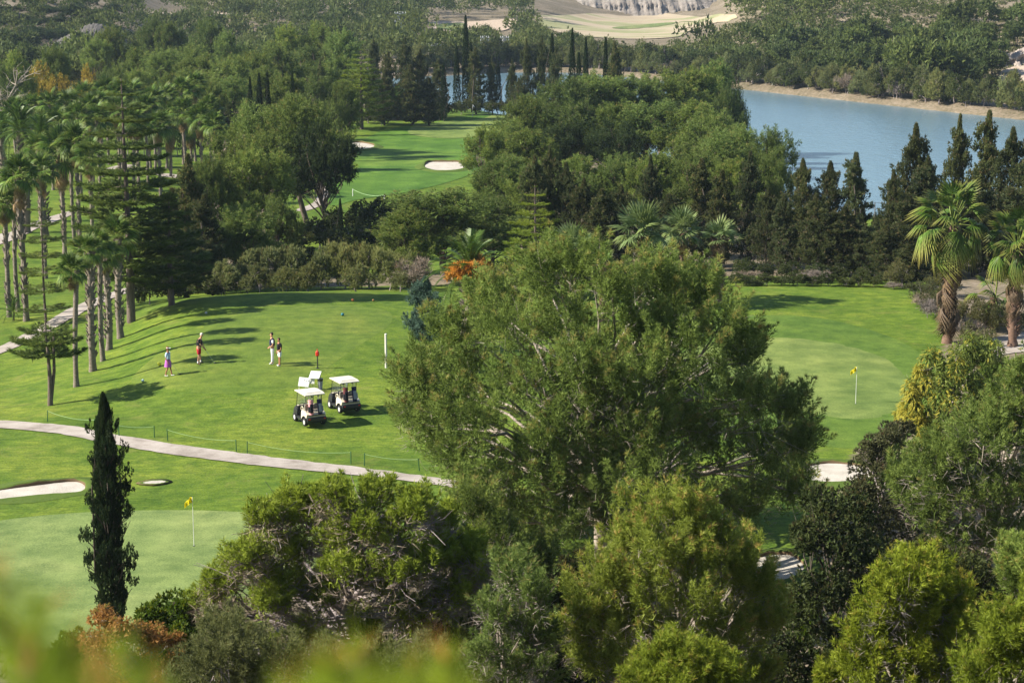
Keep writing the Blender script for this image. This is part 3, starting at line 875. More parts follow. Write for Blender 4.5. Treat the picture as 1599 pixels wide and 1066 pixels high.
TP = [pine_tpl(100 + i, H=9 + i % 3, W=8.5 - i % 2, mat='pine' if i % 2 else 'pineg') for i in range(6)]
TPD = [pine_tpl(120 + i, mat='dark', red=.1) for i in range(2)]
TC = [cypress_tpl(140 + i, W=1.5 + .2 * i, mat='cypressn') for i in range(3)]
TR = [cypress_tpl(150 + i, H=11, W=2.6 + .35 * i, n=2600, ragged=1. + .25 * i, taper=1.2 - .25 * i, mat='cypress', L=.28, wd=.10) for i in range(4)]
TS = [shrub_tpl(160 + i) for i in range(4)]
TO = [shrub_tpl(170 + i, mat='olive', H=3.2, W=4) for i in range(2)]
TB = [shrub_tpl(175 + i, mat='darkbush', H=3., W=4, wd=.12, L=.18, upb=.2) for i in range(3)]
TG = [shrub_tpl(180 + i, mat='bush', H=2.6, W=3.6, wd=.11, L=.16, upb=.3, bark='dark', twig=1) for i in range(2)]
TOR = shrub_tpl(185, mat='orange', H=5, W=6, nl=14, wd=.12, L=.25, upb=.2)
TRU = shrub_tpl(186, mat='rust', H=2.5, W=3., nl=9, nspr=16, wd=.05, L=.12, upb=0, twig=5, cull=0)
TBL = cypress_tpl(187, H=5, W=2.6, n=4200, mat='blue', L=.26, wd=.08, taper=.8, ragged=.5)
TTW = shrub_tpl(188, mat='twig', H=2.2, W=3., nl=8, nspr=22, wd=.025, L=.35, upb=.7, twig=5, cull=0)

# ---- near, hand-laid trees: lobes given where the photograph shows them
def near_tree(name, label, lob, Y, ell, mat, bulge, L, wd, k=5, nsub=7, nspr=70, twigs=4, bark='pale', r0=.28, trunkpx=None, red=.3, flat=1., seed=1, back=.6, upb=.8, twr=.02, spread=.45, cat='tree', subr=.42, subz=1.35, tint=None, hang=0, cull=.62, crown='crown', basepx=None, sub_zmin=-.5, lean=None, fill=110, plume=None, bare=0):
    g = np.random.default_rng(seed)
    ex, ey, rx, ry = ell
    Pc = at(ex, ey, Y); bx = Pc[0] if basepx is None else at(basepx, ey, Y)[0]; z0 = float(zt(bx, Y))
    org = np.array([bx, Y, z0])
    out = []; tt = []
    for i, (lx, ly, lr) in enumerate(lob):
        q = min(1, ((lx - ex) / rx) ** 2 + ((ly - ey) / ry) ** 2)
        dy = -bulge * math.sqrt(1 - q) + g.uniform(-.22, .22) * bulge
        p = at(lx, ly, Y + dy); r = lr * mpp(Y + dy, p[2])
        out.append([*(p - org), r, r, r * flat * g.uniform(.85, 1.1)]); tt.append(0 if tint is None else tint[i])
        if g.uniform() < back:
            p = at(lx, ly, Y - dy + r); p2 = p - org
            if p2[2] < r: p2[2] = r
            out.append([*p2, r * 1.1, r * 1.1, r * flat]); tt.append(0 if tint is None else tint[i])
    out = np.array(out)
    V, C = lobe_foliage(out, g, nsub, nspr, L, wd, k, spread, upb, red=red, subr=subr, subz=subz, tint=tt, hang=hang, cull=cull, zmin=sub_zmin)
    if plume: V, C = plumes(out, g, L=L, wd=wd, red=red, tint=tt, **plume)
    if fill:
        V2, C2 = inner_fill(out, g, fill, L * 1.3, wd * 1.5); V = np.concatenate([V, V2]); C = np.concatenate([C, C2])
    ctr = (Pc - org)
    topz = out[:, 2].max()
    T = skeleton(out, (0, 0, -.1), (ctr[0] * .9, 0, topz * .72), r0, g, twigs, 5, twr=twr)
    o = thing(name, label, cat, tuple(org - np.array([0, 0, .03])))
    link('trunk', T.mesh(name + '_trunk', BM[bark]), o)
    link(crown, trimesh(name + '_crown', V, LM[mat], C), o)
    if bare:      # dead grey twiglets inside and under the foliage, in fans
        q = g.integers(0, len(out), bare); P = out[q, :3] + sphere_dirs(bare, g, -1) * out[q, 3:6] * g.uniform(.5, 1.0, (bare, 1)) - np.array([0, 0, .25]) * out[q, 5:6]
        Vb, Cb = sprigs(P, unit(sphere_dirs(bare, g, -.1) + (P - out[q, :3]) / out[q, 3:4]), L * 2.2, wd * .55, 3, .35, g)
        link('dead_twigs', trimesh('dead_twigs', Vb, LM['twig'], Cb), o)
    return o

hero = [(850,440,50),(905,425,46),(960,462,50),(1030,455,46),(1085,470,42),(770,482,46),(705,525,45),(655,600,42),(662,665,50),(720,590,66),(800,525,66),(880,520,75),(960,550,75),(1050,540,66),(1130,522,52),(1160,560,34),
 (740,680,66),(820,620,80),(910,640,80),(1010,640,80),(1100,620,72),(1170,640,56),(1232,640,30),(1248,700,32),(1200,720,62),(1120,720,72),(1030,740,74),(930,740,74),(840,740,74),(765,762,62),(705,722,44),(1232,768,44),(1160,800,54),(1060,800,62),(960,815,56),(885,830,56),(825,835,48),(785,812,44),(945,600,60),(900,590,56),(990,600,56),(940,680,60),(870,690,56),(1010,690,56),(960,760,56),(900,780,50),(1020,520,56),(860,740,56),(1090,670,50),(700,640,50)]
near_tree('pine_tree', 'huge spreading pine with reddish tips filling the middle of the picture', hero, 72, (945, 640, 335, 265), 'pine', 6.0, .19, .026, 4, 1, 1, 4, 'pale', .34, red=.5, seed=11, cull=.5, twr=.016, fill=230, back=.85, bare=2200, plume=dict(npl=22, nspr=76, pl=1.25, pr=.27, k=4, up=1.15, cull=.42))
ORD = ['leftmost', 'second', 'third', 'fourth', 'fifth', 'sixth', 'seventh', 'eighth', 'ninth', 'tenth', 'eleventh', 'twelfth', 'thirteenth', 'fourteenth', 'fifteenth', 'sixteenth', 'seventeenth', 'eighteenth']
def places(items, nmax=13):
    """where each unlabelled neighbour stands: its row from the front, and its place in the row"""
    n = len(items)
    if not n: return {}
    rows = 1 if n <= nmax else 2 if n <= 2 * nmax else 3
    by = sorted(items, key=lambda t: t[1][2]); out = {}
    names = {1: [''], 2: [' in the front row', ' in the back row'], 3: [' in the front row', ' in the middle row', ' in the back row']}[rows]
    for r in range(rows):
        seg = sorted(by[r * n // rows:(r + 1) * n // rows], key=lambda t: t[1][0])
        for k, (i, _) in enumerate(seg): out[i] = (ORD[k] if k == 0 else ORD[k] + ' from left') + names[r]
    return out
near_tree('pine_tree', 'flat-topped old pine showing grey twigs, in front of the near green and its yellow flag',
 [(420,816,39.6),(390,876,41.4),(345,921,37.800000000000004),(460,791,36.0),(520,784,36.0),(585,781,37.800000000000004),(560,816,54.0),(480,816,54.0),(640,816,54.0),(380,896,54.0),(450,916,54.0),(540,896,59.4),(620,906,59.4),(690,876,50.4),(740,886,39.6),(740,946,41.4),(690,996,45.0),(650,791,34.2),(690,826,36.0),(720,866,36.0),(460,866,45.0),(530,846,45.0),(600,846,45.0),(650,886,45.0),(580,916,49.5),(500,936,49.5),(420,946,45.0),(360,976,41.4),(700,936,41.4),(740,916,30.6),(640,966,45.0),(330,946,30.6),(480,1001,45.0),(560,991,45.0),(400,1026,41.4)],
 53, (530, 880, 250, 150), 'umbrella', 3.2, .17, .030, 5, 9, 110, 12, 'grey', .26, red=.05, flat=.72, seed=12, cull=.3, fill=50, bare=9000, twr=.022, subz=.9, upb=1.3, sub_zmin=-.2, back=.5, plume=dict(npl=22, nspr=30, pl=.55, pr=.20, k=5, up=1.3, outw=.5, cull=.3, zmin=-.1))
near_tree('pine_tree', 'bright young pine with orange-tipped shoots, low in the middle right of the picture',
 [(1015,815,34),(1065,812,34),(1110,850,34),(975,850,34),(1030,870,44),(1090,890,44),(1150,890,40),(1170,930,40),(950,910,44),(1010,930,50),(1080,950,50),(920,960,40),(975,990,50),(1050,1010,50),(1130,1000,50),(1190,980,34),(900,1000,34),(930,1040,44),(1010,1070,50),(1100,1070,50),(1170,1060,44)],
 46, (1045, 960, 170, 180), 'pinef', 2.2, .15, .019, 6, 9, 105, 6, 'pale', .16, red=.35, seed=13, cull=.5, twr=.012, subz=1.6, bare=1800, plume=dict(npl=24, nspr=66, pl=.85, pr=.16, k=4, up=1.2, cull=.4))
near_tree('pine_tree', 'small yellow-green pine cut off by the bottom edge below the bright young pine',
 [(1030,1040,26),(1062,1036,26),(1095,1050,26),(1130,1062,22),(1010,1070,30),(1060,1080,34),(1120,1090,30),(1000,1110,34),(1070,1130,40),(1140,1130,34)],
 38, (1070, 1090, 90, 80), 'piney', 1.2, .13, .018, 6, 8, 100, 5, 'pale', .08, seed=14, cull=.5, twr=.01, subz=1.5, plume=dict(npl=18, nspr=50, pl=.6, pr=.13, k=4, up=1.2, cull=.4))
near_tree('pine_tree', 'sunlit pine with pale branches showing, lower right beside the dark thicket',
 [(1432,905,30),(1405,930,34),(1460,935,34),(1490,965,32),(1380,965,32),(1430,975,44),(1490,1010,40),(1360,1010,36),(1410,1030,46),(1470,1050,46),(1345,1055,40),(1530,1040,34),(1420,1090,50),(1500,1100,50),(1350,1100,44),(1300,1075,26),(1310,1110,34)],
 43, (1425, 1010, 120, 140), 'piney', 1.8, .14, .025, 6, 9, 100, 9, 'pale', .14, seed=15, cull=.5, twr=.013, subz=1.5, bare=1800, plume=dict(npl=22, nspr=52, pl=.75, pr=.15, k=4, up=1.2, cull=.4))
near_tree('pine_tree', 'pine in the bottom right corner of the picture, its trunk side bare and pale',
 [(1600,975,40),(1560,1000,36),(1620,1030,46),(1570,1045,40),(1525,1065,34),(1600,1095,50),(1530,1110,40),(1650,1000,44)],
 36, (1600, 1040, 110, 100), 'piney', 1.5, .12, .018, 6, 9, 100, 9, 'pale', .12, seed=16, cull=.5, twr=.012, plume=dict(npl=22, nspr=50, pl=.6, pr=.14, k=4, up=1.2, cull=.4))
near_tree('pine_tree', 'pine branch end jutting in at the right edge above the corner pine',
 [(1590,880,30),(1615,900,36),(1580,910,24),(1640,870,40),(1630,940,44)],
 44, (1620, 905, 60, 60), 'pine', 1.2, .14, .020, 6, 8, 90, 5, 'pale', .10, seed=17, cull=.5, twr=.012, plume=dict(npl=22, nspr=50, pl=.6, pr=.14, k=4, up=1.0, cull=.4))
near_tree('pine_tree', 'big bushy pine at the right edge in front of the yellow-green pepper tree',
 [(1590,625,46),(1625,600,46),(1560,680,44),(1455,740,44),(1500,715,40),(1530,700,56),(1600,690,60),(1490,780,54),(1560,780,60),(1620,780,60),(1440,800,44),(1500,850,50),(1570,850,56),(1630,860,50),(1650,650,60),(1660,740,60),(1420,760,34)],
 66, (1570, 740, 150, 170), 'pine', 4.0, .19, .026, 5, 10, 120, 6, 'pale', .30, red=.2, seed=18, cull=.55, twr=.018, bare=2200, plume=dict(npl=24, nspr=70, pl=1.05, pr=.23, k=4, up=1.1, cull=.42))
near_tree('small_pine', 'small thin pine with bare pale twigs between the flat-topped pine and the bright young pine',
 [(800,905,30),(835,940,30),(775,960,34),(820,990,36),(760,1020,36),(810,1050,36),(850,1000,26),(740,1070,34),(790,1100,40),(850,1060,30)],
 45, (800, 1000, 80, 110), 'pine', 1.3, .14, .020, 5, 6, 55, 14, 'pale', .10, seed=19, cull=0, twr=.013, bare=1200, plume=dict(npl=12, nspr=50, pl=.7, pr=.15, k=4, up=1.2, cull=.1))
near_tree('small_pine', 'grey-green feathery pine low at the bottom left under the flat-topped pine',
 [(340,1000,34),(380,1030,36),(330,1050,36),(400,1080,40),(450,1050,36),(300,1090,34),(360,1100,40),(520,1060,40),(590,1060,40),(560,1100,46),(650,1050,40),(700,1060,40),(640,1100,46)],
 46, (480, 1060, 220, 80), 'shrub', 1.2, .16, .020, 5, 7, 75, 9, 'grey', .10, red=.1, seed=20, cull=0, twr=.012, plume=dict(npl=16, nspr=50, pl=.8, pr=.16, k=4, up=1.2, cull=.1))
near_tree('pepper_tree', 'weeping yellow-green pepper tree at the edge of the right-hand green',
 [(1440,600,26),(1428,625,24),(1430,655,22),(1470,570,30),(1505,552,30),(1540,560,28),(1490,610,38),(1540,610,34),(1470,650,34),(1520,650,38),(1560,590,28),(1450,680,26),(1490,690,30),(1560,630,30),(1420,650,20)],
 86, (1490, 615, 80, 85), 'pepper', 2.2, .24, .05, 4, 7, 70, 5, 'pale', .22, red=0, seed=21, upb=-.2, hang=.9, cull=.5, spread=.3, subz=1.6, tint=[.95, .95, .95, .35, .12, .05, .2, .05, .4, .05, .05, .7, .1, .05, .95])
near_tree('olive_shrub', 'tall dull olive shrub with loose leaves left of the big pine on the right edge',
 [(1380,690,28),(1405,680,26),(1365,725,30),(1400,740,36),(1350,770,30),(1380,800,40),(1420,800,36),(1440,840,40),(1400,860,40),(1360,830,34)],
 74, (1395, 770, 60, 100), 'olive', 1.8, .13, .06, 4, 7, 80, 4, 'grey', .12, red=.15, seed=22, upb=.3, cull=.5, cat='shrub', crown='foliage')
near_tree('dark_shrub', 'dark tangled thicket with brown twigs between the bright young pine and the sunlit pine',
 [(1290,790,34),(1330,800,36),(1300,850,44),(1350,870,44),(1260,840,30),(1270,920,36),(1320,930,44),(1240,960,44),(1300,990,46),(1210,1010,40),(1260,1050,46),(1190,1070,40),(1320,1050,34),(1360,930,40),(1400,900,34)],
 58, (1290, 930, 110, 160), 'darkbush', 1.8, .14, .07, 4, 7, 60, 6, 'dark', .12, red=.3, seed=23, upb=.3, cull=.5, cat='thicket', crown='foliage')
near_tree('dark_shrub', 'dark leafy thicket at the right under the big bushy pine',
 [(1470,900,36),(1520,900,40),(1560,930,44),(1500,960,44),(1545,1000,44),(1450,870,30),(1480,1010,40)],
 54, (1510, 940, 80, 90), 'darkbush', 1.5, .13, .06, 4, 7, 80, 5, 'dark', .12, seed=24, upb=.3, cull=.5, cat='thicket', crown='foliage')
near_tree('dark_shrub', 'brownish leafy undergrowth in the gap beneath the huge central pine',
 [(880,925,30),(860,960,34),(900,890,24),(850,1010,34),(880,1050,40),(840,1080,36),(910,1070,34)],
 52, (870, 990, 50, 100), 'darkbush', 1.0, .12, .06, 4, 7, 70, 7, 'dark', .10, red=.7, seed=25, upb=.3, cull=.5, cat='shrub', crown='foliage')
near_tree('green_bush', 'round glossy green bush at the foot of the tall dark cypress',
 [(240,965,26),(275,955,28),(305,980,26),(260,1000,32),(295,1020,30),(235,1010,26),(270,1050,34),(320,1040,28)],
 54, (275, 1000, 55, 60), 'bush', 1.2, .11, .07, 4, 7, 60, 2, 'dark', .08, red=.4, seed=26, upb=.4, cull=.5, cat='bush', crown='foliage')
near_tree('rusty_shrub', 'rusty orange dried shrub in front of the foot of the tall dark cypress',
 [(165,965,20),(190,985,24),(150,1005,24),(215,990,20),(240,1000,22),(185,1030,26),(272,1000,14),(270,1030,16),(225,1040,24),(150,1050,24),(200,1070,26),(260,1065,20)],
 48, (205, 1010, 75, 60), 'rust', .9, .10, .045, 4, 6, 34, 9, 'pale', .07, red=.5, seed=27, upb=0, hang=.3, cull=0, cat='shrub', crown='foliage', twr=.010)
near_tree('green_bush', 'low leafy green bush left of the rusty shrub',
 [(115,1000,20),(95,1030,26),(130,1040,24),(70,1055,26),(110,1075,28)],
 52, (105, 1040, 50, 50), 'bush', .9, .11, .06, 4, 6, 60, 5, 'dark', .06, red=.3, seed=28, upb=.4, cull=.4, cat='bush', crown='foliage')
near_tree('pine_tree', 'pine squeezed between the flat-topped old pine and the huge central pine',
 [(735,800,36),(700,850,40),(770,845,44),(740,890,46),(800,890,46),(690,910,40),(760,940,46),(830,930,44),(720,960,40),(790,980,40),(850,880,36)],
 60, (765, 890, 90, 110), 'pineg', 1.6, .17, .024, 5, 6, 55, 5, 'pale', .14, red=.3, seed=29, cull=.4, twr=.013, bare=1200, plume=dict(npl=20, nspr=60, pl=.95, pr=.2, k=4, up=1.1, cull=.4))
# tall dark cypress
tc = cypress_tpl(31, H=8.6, W=1.75, n=14000, mat='cypressn', L=.15, wd=.055, k=5, taper=2.4, ragged=1.7, cb=.03)
P = at(160, 607, 65)
plant('cypress_tree', tc, 160, 607, 65, 78, 'tall narrow almost black cypress standing alone in front of the near green', 'cypress', rot=1.0)

# ------------------------------------------------------------------ palms
def fan_frond(name, mat, Rb=1.25, Lp=1.2, n=20, droop=.35, seed=0, span=215, fold=.12, tipcol=.2):
    g = np.random.default_rng(seed)
    V = []; C = []; F = []
    def add(p, c): V.append(p); C.append(c); return len(V) - 1
    # petiole
    wd = .035
    pts = [(0, 0), (Lp * .5, .05), (Lp, 0)]
    for (x, z) in pts:
        add((x, -wd, z), (.8, 0, .3)); add((x, wd, z), (.8, 0, .3)); add((x, 0, z - .05), (.8, 0, .3))
    for i in range(2):
        a = i * 3
        for j in range(3): F.append((a + j, a + (j + 1) % 3, a + 3 + (j + 1) % 3)); F.append((a + j, a + 3 + (j + 1) % 3, a + 3 + j))
    for i in range(n):
        t = (i + .5) / n - .5
        a = R(span) * t; da = R(span) / n * .5
        Ra = Rb * (1 - .25 * abs(t) * 2) * g.uniform(.9, 1.06)
        v = g.uniform(.1, .9)
        zz = lambda r: -droop * (r / Rb) ** 2.2 * Rb * (1 + .5 * abs(t)) + .05 * math.sin(i * 3)
        c0 = add((Lp, 0, 0), (v, 0, 0))
        m1 = add((Lp + Ra * .55 * math.cos(a - da), Ra * .55 * math.sin(a - da), zz(.55 * Ra) - fold * .3), (v, 0, 0))
        m2 = add((Lp + Ra * .55 * math.cos(a), Ra * .55 * math.sin(a), zz(.55 * Ra) + fold * .3), (v, 0, 0))
        m3 = add((Lp + Ra * .55 * math.cos(a + da), Ra * .55 * math.sin(a + da), zz(.55 * Ra) - fold * .3), (v, 0, 0))
        e = add((Lp + Ra * math.cos(a), Ra * math.sin(a), zz(Ra) - g.uniform(0, .12)), (v, 1, tipcol * 2))
        F += [(c0, m1, m2), (c0, m2, m3), (m1, e, m2), (m2, e, m3)]
    return trimesh(name, np.array(V), LM[mat], np.array(C), np.array(F))
FG = [fan_frond('fan_leaf', 'fan', droop=d, seed=i) for i, d in enumerate((.22, .4, .75))]
FGD = [fan_frond('drooping_fan_leaf', 'fan', Rb=1.0, Lp=1.6 - .2 * i, droop=d, seed=i + 20, n=22, tipcol=.4 + .1 * i, span=190) for i, d in enumerate((.3, .9, 1.6))]
FP = [fan_frond('fan_leaf_pale', 'fanp', Rb=1.45, Lp=1.1, droop=d, seed=i + 5) for i, d in enumerate((.10, .22, .4))]
FDD = [fan_frond('brown_skirt_leaf', 'deadd', droop=d, seed=i + 39, n=14, span=110, Rb=1.2, Lp=.9) for i, d in enumerate((.7, 1.0))]
FD = [fan_frond('dead_fan_leaf', 'dead', droop=d, seed=i + 9, n=14, span=120, Rb=1.2, Lp=.9) for i, d in enumerate((.7, 1.0))]
def palm_trunk(seed, boots, mat):
    g = np.random.default_rng(seed)
    T = TubeSet()
    n = 26
    z = np.linspace(0, 1, n)
    lean = g.normal(size=2) * .02
    pts = np.stack([lean[0] * z ** 2 + .01 * np.sin(z * 5), lean[1] * z ** 2, z], 1) * np.array([8, 8, 8.])
    rad = .17 * (1 + .35 * np.exp(-z * 14)) * (1 + .06 * np.sin(np.arange(n) * 2.1) + g.normal(size=n) * .04)
    T.tube(pts, rad, 9)
    # old leaf bases
    for i in range(boots):
        zz = g.uniform(.12, 1) * 8; a = g.uniform(0, 2 * PI); r = .17
        k = zz / 8
        cx, cy = lean[0] * k * k * 8, lean[1] * k * k * 8
        p0 = np.array([cx + r * math.cos(a), cy + r * math.sin(a), zz]); p1 = p0 + np.array([math.cos(a) * .12, math.sin(a) * .12, .22])
        T.tube([p0 - (0, 0, .08), p0, p1], [.06, .055, .03], 4)
    return T.mesh('palm_trunk', mat)
PT = [palm_trunk(1, 110, BM['palm']), palm_trunk(2, 60, BM['palm']), palm_trunk(3, 0, BM['palm']), palm_trunk(4, 130, BM['palmr'])]
def fan_palm(px, top, Y, wpx, label, group=None, base=None, green=FG, nf=30, nd=16, trunk=0, tr=1.0, ang=(80, -38), seed=None, skirt=.9, dead=None):
    g = random.Random(seed if seed is not None else px * 31 + top)
    if base is not None:
        h = hit(*base); Y = h[1]
    P = at(px, top, Y); s = wpx * mpp(Y, P[2]) / 4.6
    z0 = float(zt(P[0], Y)); H = P[2] - z0 - 2.0 * s
    o = thing('fan_palm', label, 'palm tree', (P[0], Y, z0 - .03), g.uniform(0, 6.28), group)
    link('trunk', PT[trunk], o, scale=(tr, tr, H / 8))
    for i in range(nf):
        f = i / (nf - 1)
        el = ang[0] + (ang[1] - ang[0]) * f ** 1.1 + g.uniform(-8, 8)
        m = green[0] if el > 40 else green[1] if el > 0 else green[2]
        fr = link('frond', m, o, (0, 0, H + g.uniform(-.15, .12) * s), (g.uniform(-.5, .5), -R(el), i * 2.4 + g.uniform(-.3, .3)))
        q = s * g.uniform(.85, 1.1); fr.scale = (q, q, q)
    for i in range(nd):
        el = -50 - 34 * g.random()
        fr = link('dead_frond', (dead or FD)[i % 2], o, (0, 0, H - g.uniform(.1, skirt) ** 1.0 * s), (g.uniform(-.4, .4), -R(el), i * 2.4 + g.uniform(-.3, .3)))
        q = s * g.uniform(.6, .85); fr.scale = (q, q, q)
    return o
# right-hand palms
fan_palm(1490, 290, 118, 148, 'shaggy fan palm with drooping brown-tipped leaves beside the right-hand green', nf=42, nd=46, trunk=3, tr=1.5, ang=(82, -72), skirt=4.2, seed=4, green=FGD, dead=FDD)
fan_palm(1592, 335, 116, 118, 'shaggy fan palm cut by the right edge of the picture', nf=40, nd=36, trunk=3, tr=1.5, ang=(82, -72), seed=5, skirt=3.6, green=FGD, dead=FDD)
fan_palm(1556, 425, 122, 92, 'low fan palm with hanging leaves between the two shaggy palms at the right', nf=18, nd=18, trunk=3, tr=.9, ang=(60, -70), seed=6, green=FGD)
# middle palms
fan_palm(1003, 320, 128, 102, 'widest pale blue-green fan palm of the trio behind the huge central pine', green=FP, nf=26, nd=4, trunk=3, tr=1.1, ang=(82, -22))
fan_palm(1066, 327, 131, 82, 'middle pale fan palm of the trio behind the huge central pine', green=FP, nf=22, nd=5, trunk=3, tr=.9, ang=(82, -25))
fan_palm(1124, 342, 0, 72, 'short fan palm with thick trunk and browning leaves at the back of the right green', base=(1121, 472), green=FP, nf=14, nd=12, trunk=3, tr=1.8, ang=(80, 0), skirt=.3)
fan_palm(893, 352, 124, 88, 'pale fan palm half hidden behind the left top of the huge central pine', green=FP, nf=18, nd=3, trunk=3, ang=(80, -5))
fan_palm(942, 388, 121, 56, 'small yellowing fan palm low between the pale palms behind the central pine', green=FG, nf=12, nd=10, trunk=3, ang=(70, -10))
# row beside the tee
fan_palm(110, 396, 0, 62, 'nearest fan palm of the row left of the tee, with smooth pale lower trunk', base=(116, 604), trunk=2, tr=.85)
fan_palm(136, 366, 0, 62, 'second nearest fan palm of the row left of the tee', base=(134, 581), trunk=0, tr=1.15)
fan_palm(152, 356, 0, 60, 'slender fan palm third in the row left of the tee', base=(148, 566), trunk=1, tr=.85)
fan_palm(163, 372, 0, 62, 'shaggy-trunked fan palm fourth in the row left of the tee', base=(166, 547), trunk=0, tr=1.1)
fan_palm(181, 337, 0, 80, 'tallest fan palm at the far end of the row left of the tee', base=(184, 529), trunk=0, tr=1.2)
# back left row
fan_palm(4, 288, 0, 70, 'leftmost tall fan palm cut by the left edge of the picture', base=(3, 495), trunk=1)
fan_palm(17, 262, 0, 62, 'slim tall fan palm just inside the left edge, ahead of the garden path', base=(19, 486), trunk=1, tr=.9, nd=22)
fan_palm(28, 240, 0, 80, 'tall fan palm with the thickest brown skirt, at the left edge', base=(26, 502), trunk=0, tr=1.1, nd=34, skirt=2.0)
fan_palm(92, 196, 0, 88, 'tall fan palm with long brown skirt left of the large araucaria', base=(92, 398), trunk=0, tr=1.1, nd=30, skirt=1.9)
grove = [(60,176,205,44),(76,140,222,44),(104,140,232,46),(108,196,182,58),(130,126,246,44),(140,148,228,46),(155,140,236,40),(165,120,250,44),(186,126,244,46),(205,124,252,44),(226,146,228,46),(238,134,240,44),(256,130,246,46),(232,178,0,46),(282,120,252,44),(301,112,256,42),(325,150,246,46),(263,165,0,58),(297,168,0,52),(285,150,232,46),(120,160,212,46),(60,205,178,50),(22,150,222,48),(48,146,230,44),(90,166,214,48),(150,162,218,46),(182,150,226,46),(212,160,222,46),(246,172,214,46),(312,162,224,46),(334,172,220,44),(116,190,172,60),(138,214,166,54),(62,238,160,56),(205,165,214,44)]
bases = {(232,178): (232, 262), (263,165): (266, 276), (297,168): (297, 252)}
gp = places(list(enumerate(grove)))
for gi, (px, tp, Y, wp) in enumerate(grove):
    b = bases.get((px, tp))
    fan_palm(px, tp, Y, wp * 1.22, 'fan palm, ' + gp[gi] + ', of the crowded grove', 'fan palms in the crowded grove', base=b, trunk=[1, 2, 0][px % 3], tr=.95, nf=30, nd=20, skirt=1.3)

def pinnate(name, seed, L=3.0, n=34, droop=.55, mat='date'):
    g = np.random.default_rng(seed)
    V = []; C = []; F = []
    def arc(t): return np.array([L * (t - .12 * t ** 3), 0, L * (.16 * math.sin(t * 2.2) - droop * t ** 2.4 * .6)])
    for i in range(6):
        p = arc(i / 5); V += [p + (0, -.03, 0), p + (0, .03, 0)]; C += [(.9, 0, .5)] * 2
    for i in range(5): a = i * 2; F += [(a, a + 1, a + 3), (a, a + 3, a + 2)]
    for i in range(n):
        t = .12 + .88 * i / n; p = arc(t); q = arc(t + .02)
        for s_ in (-1, 1):
            l = L * .20 * math.sin(PI * (t * .82 + .13)) ** .6 * g.uniform(.85, 1.1)
            e = p + np.array([l * .55, s_ * l * .75, -l * .35 + g.normal() * .02]); k = len(V); v = g.uniform(0, 1)
            V += [p - (.035, 0, 0), p + (.035, 0, 0), e]; C += [(v, 0, 0), (v, 0, 0), (v, 1, .2)]; F.append((k, k + 1, k + 2))
    return trimesh(name, np.array(V), LM[mat], np.array(C), np.array(F))
DF = [pinnate('date_palm_leaf', i, droop=d) for i, d in enumerate((.35, .6, .95))]
def fruitmesh():
    g = np.random.default_rng(3)
    n = 260
    t = g.uniform(.2, 1, n); P = np.stack([t * .9, g.normal(0, .16, n) * t, .25 * t - .5 * t * t + g.normal(0, .12, n)], 1)
    V, C = sprigs(P, np.tile([.5, 0, -.3], (n, 1)), .22, .07, 3, .8, g)
    return trimesh('fruit_bunch', V, LM['fruit'], C)
FM = fruitmesh()
def date_palm(px, top, Y, wpx, label, base=None, nf=44, tr=2.0, fruit=0, group=None, ang=(85, -35)):
    g = random.Random(px * 17 + top)
    if base is not None: Y = hit(*base)[1]
    P = at(px, top, Y); s = wpx * mpp(Y, P[2]) / 5.4
    z0 = float(zt(P[0], Y)); H = max(P[2] - z0 - 2.3 * s, .6)
    o = thing('date_palm', label, 'palm tree', (P[0], Y, z0 - .03), g.uniform(0, 6.28), group)
    link('trunk', PT[0], o, scale=(tr * s, tr * s, H / 8))
    for i in range(nf):
        el = ang[0] + (ang[1] - ang[0]) * i / nf + g.uniform(-7, 7)
        fr = link('frond', DF[0 if el > 45 else 1 if el > 5 else 2], o, (0, 0, H + g.uniform(-.1, .1) * s), (0, -R(el), i * 2.4 + g.uniform(-.3, .3)))
        q = s * g.uniform(.85, 1.1); fr.scale = (q, q, q)
    for i in range(fruit):
        fr = link('fruit_bunch', FM, o, (0, 0, H + .1 * s), (0, -R(g.uniform(15, 65)), i * 2.4)); q = s * 1.35; fr.scale = (q, q, q)
    return o
date_palm(733, 366, 108, 150, 'date palm with bright orange fruit stalks rising behind the left side of the central pine', tr=2.4, fruit=13, nf=40)
date_palm(618, 138, 0, 66, 'small date palm with ivy-covered trunk at the edge of the far fairway', base=(613, 188), tr=2.6, nf=34)
date_palm(30, 166, 188, 92, 'dark date palm with arching leaves, left one of a pair at the left edge', tr=2.2)
date_palm(62, 182, 184, 84, 'dark date palm with arching leaves, right one of a pair at the left edge', tr=2.2)
date_palm(2, 178, 196, 70, 'dark date palm half cut by the left edge of the picture', tr=2.2)
date_palm(20, 470, 0, 56, 'knee-high young palm by the left path among the tall palm trunks', base=(23, 500), tr=.6, nf=18)

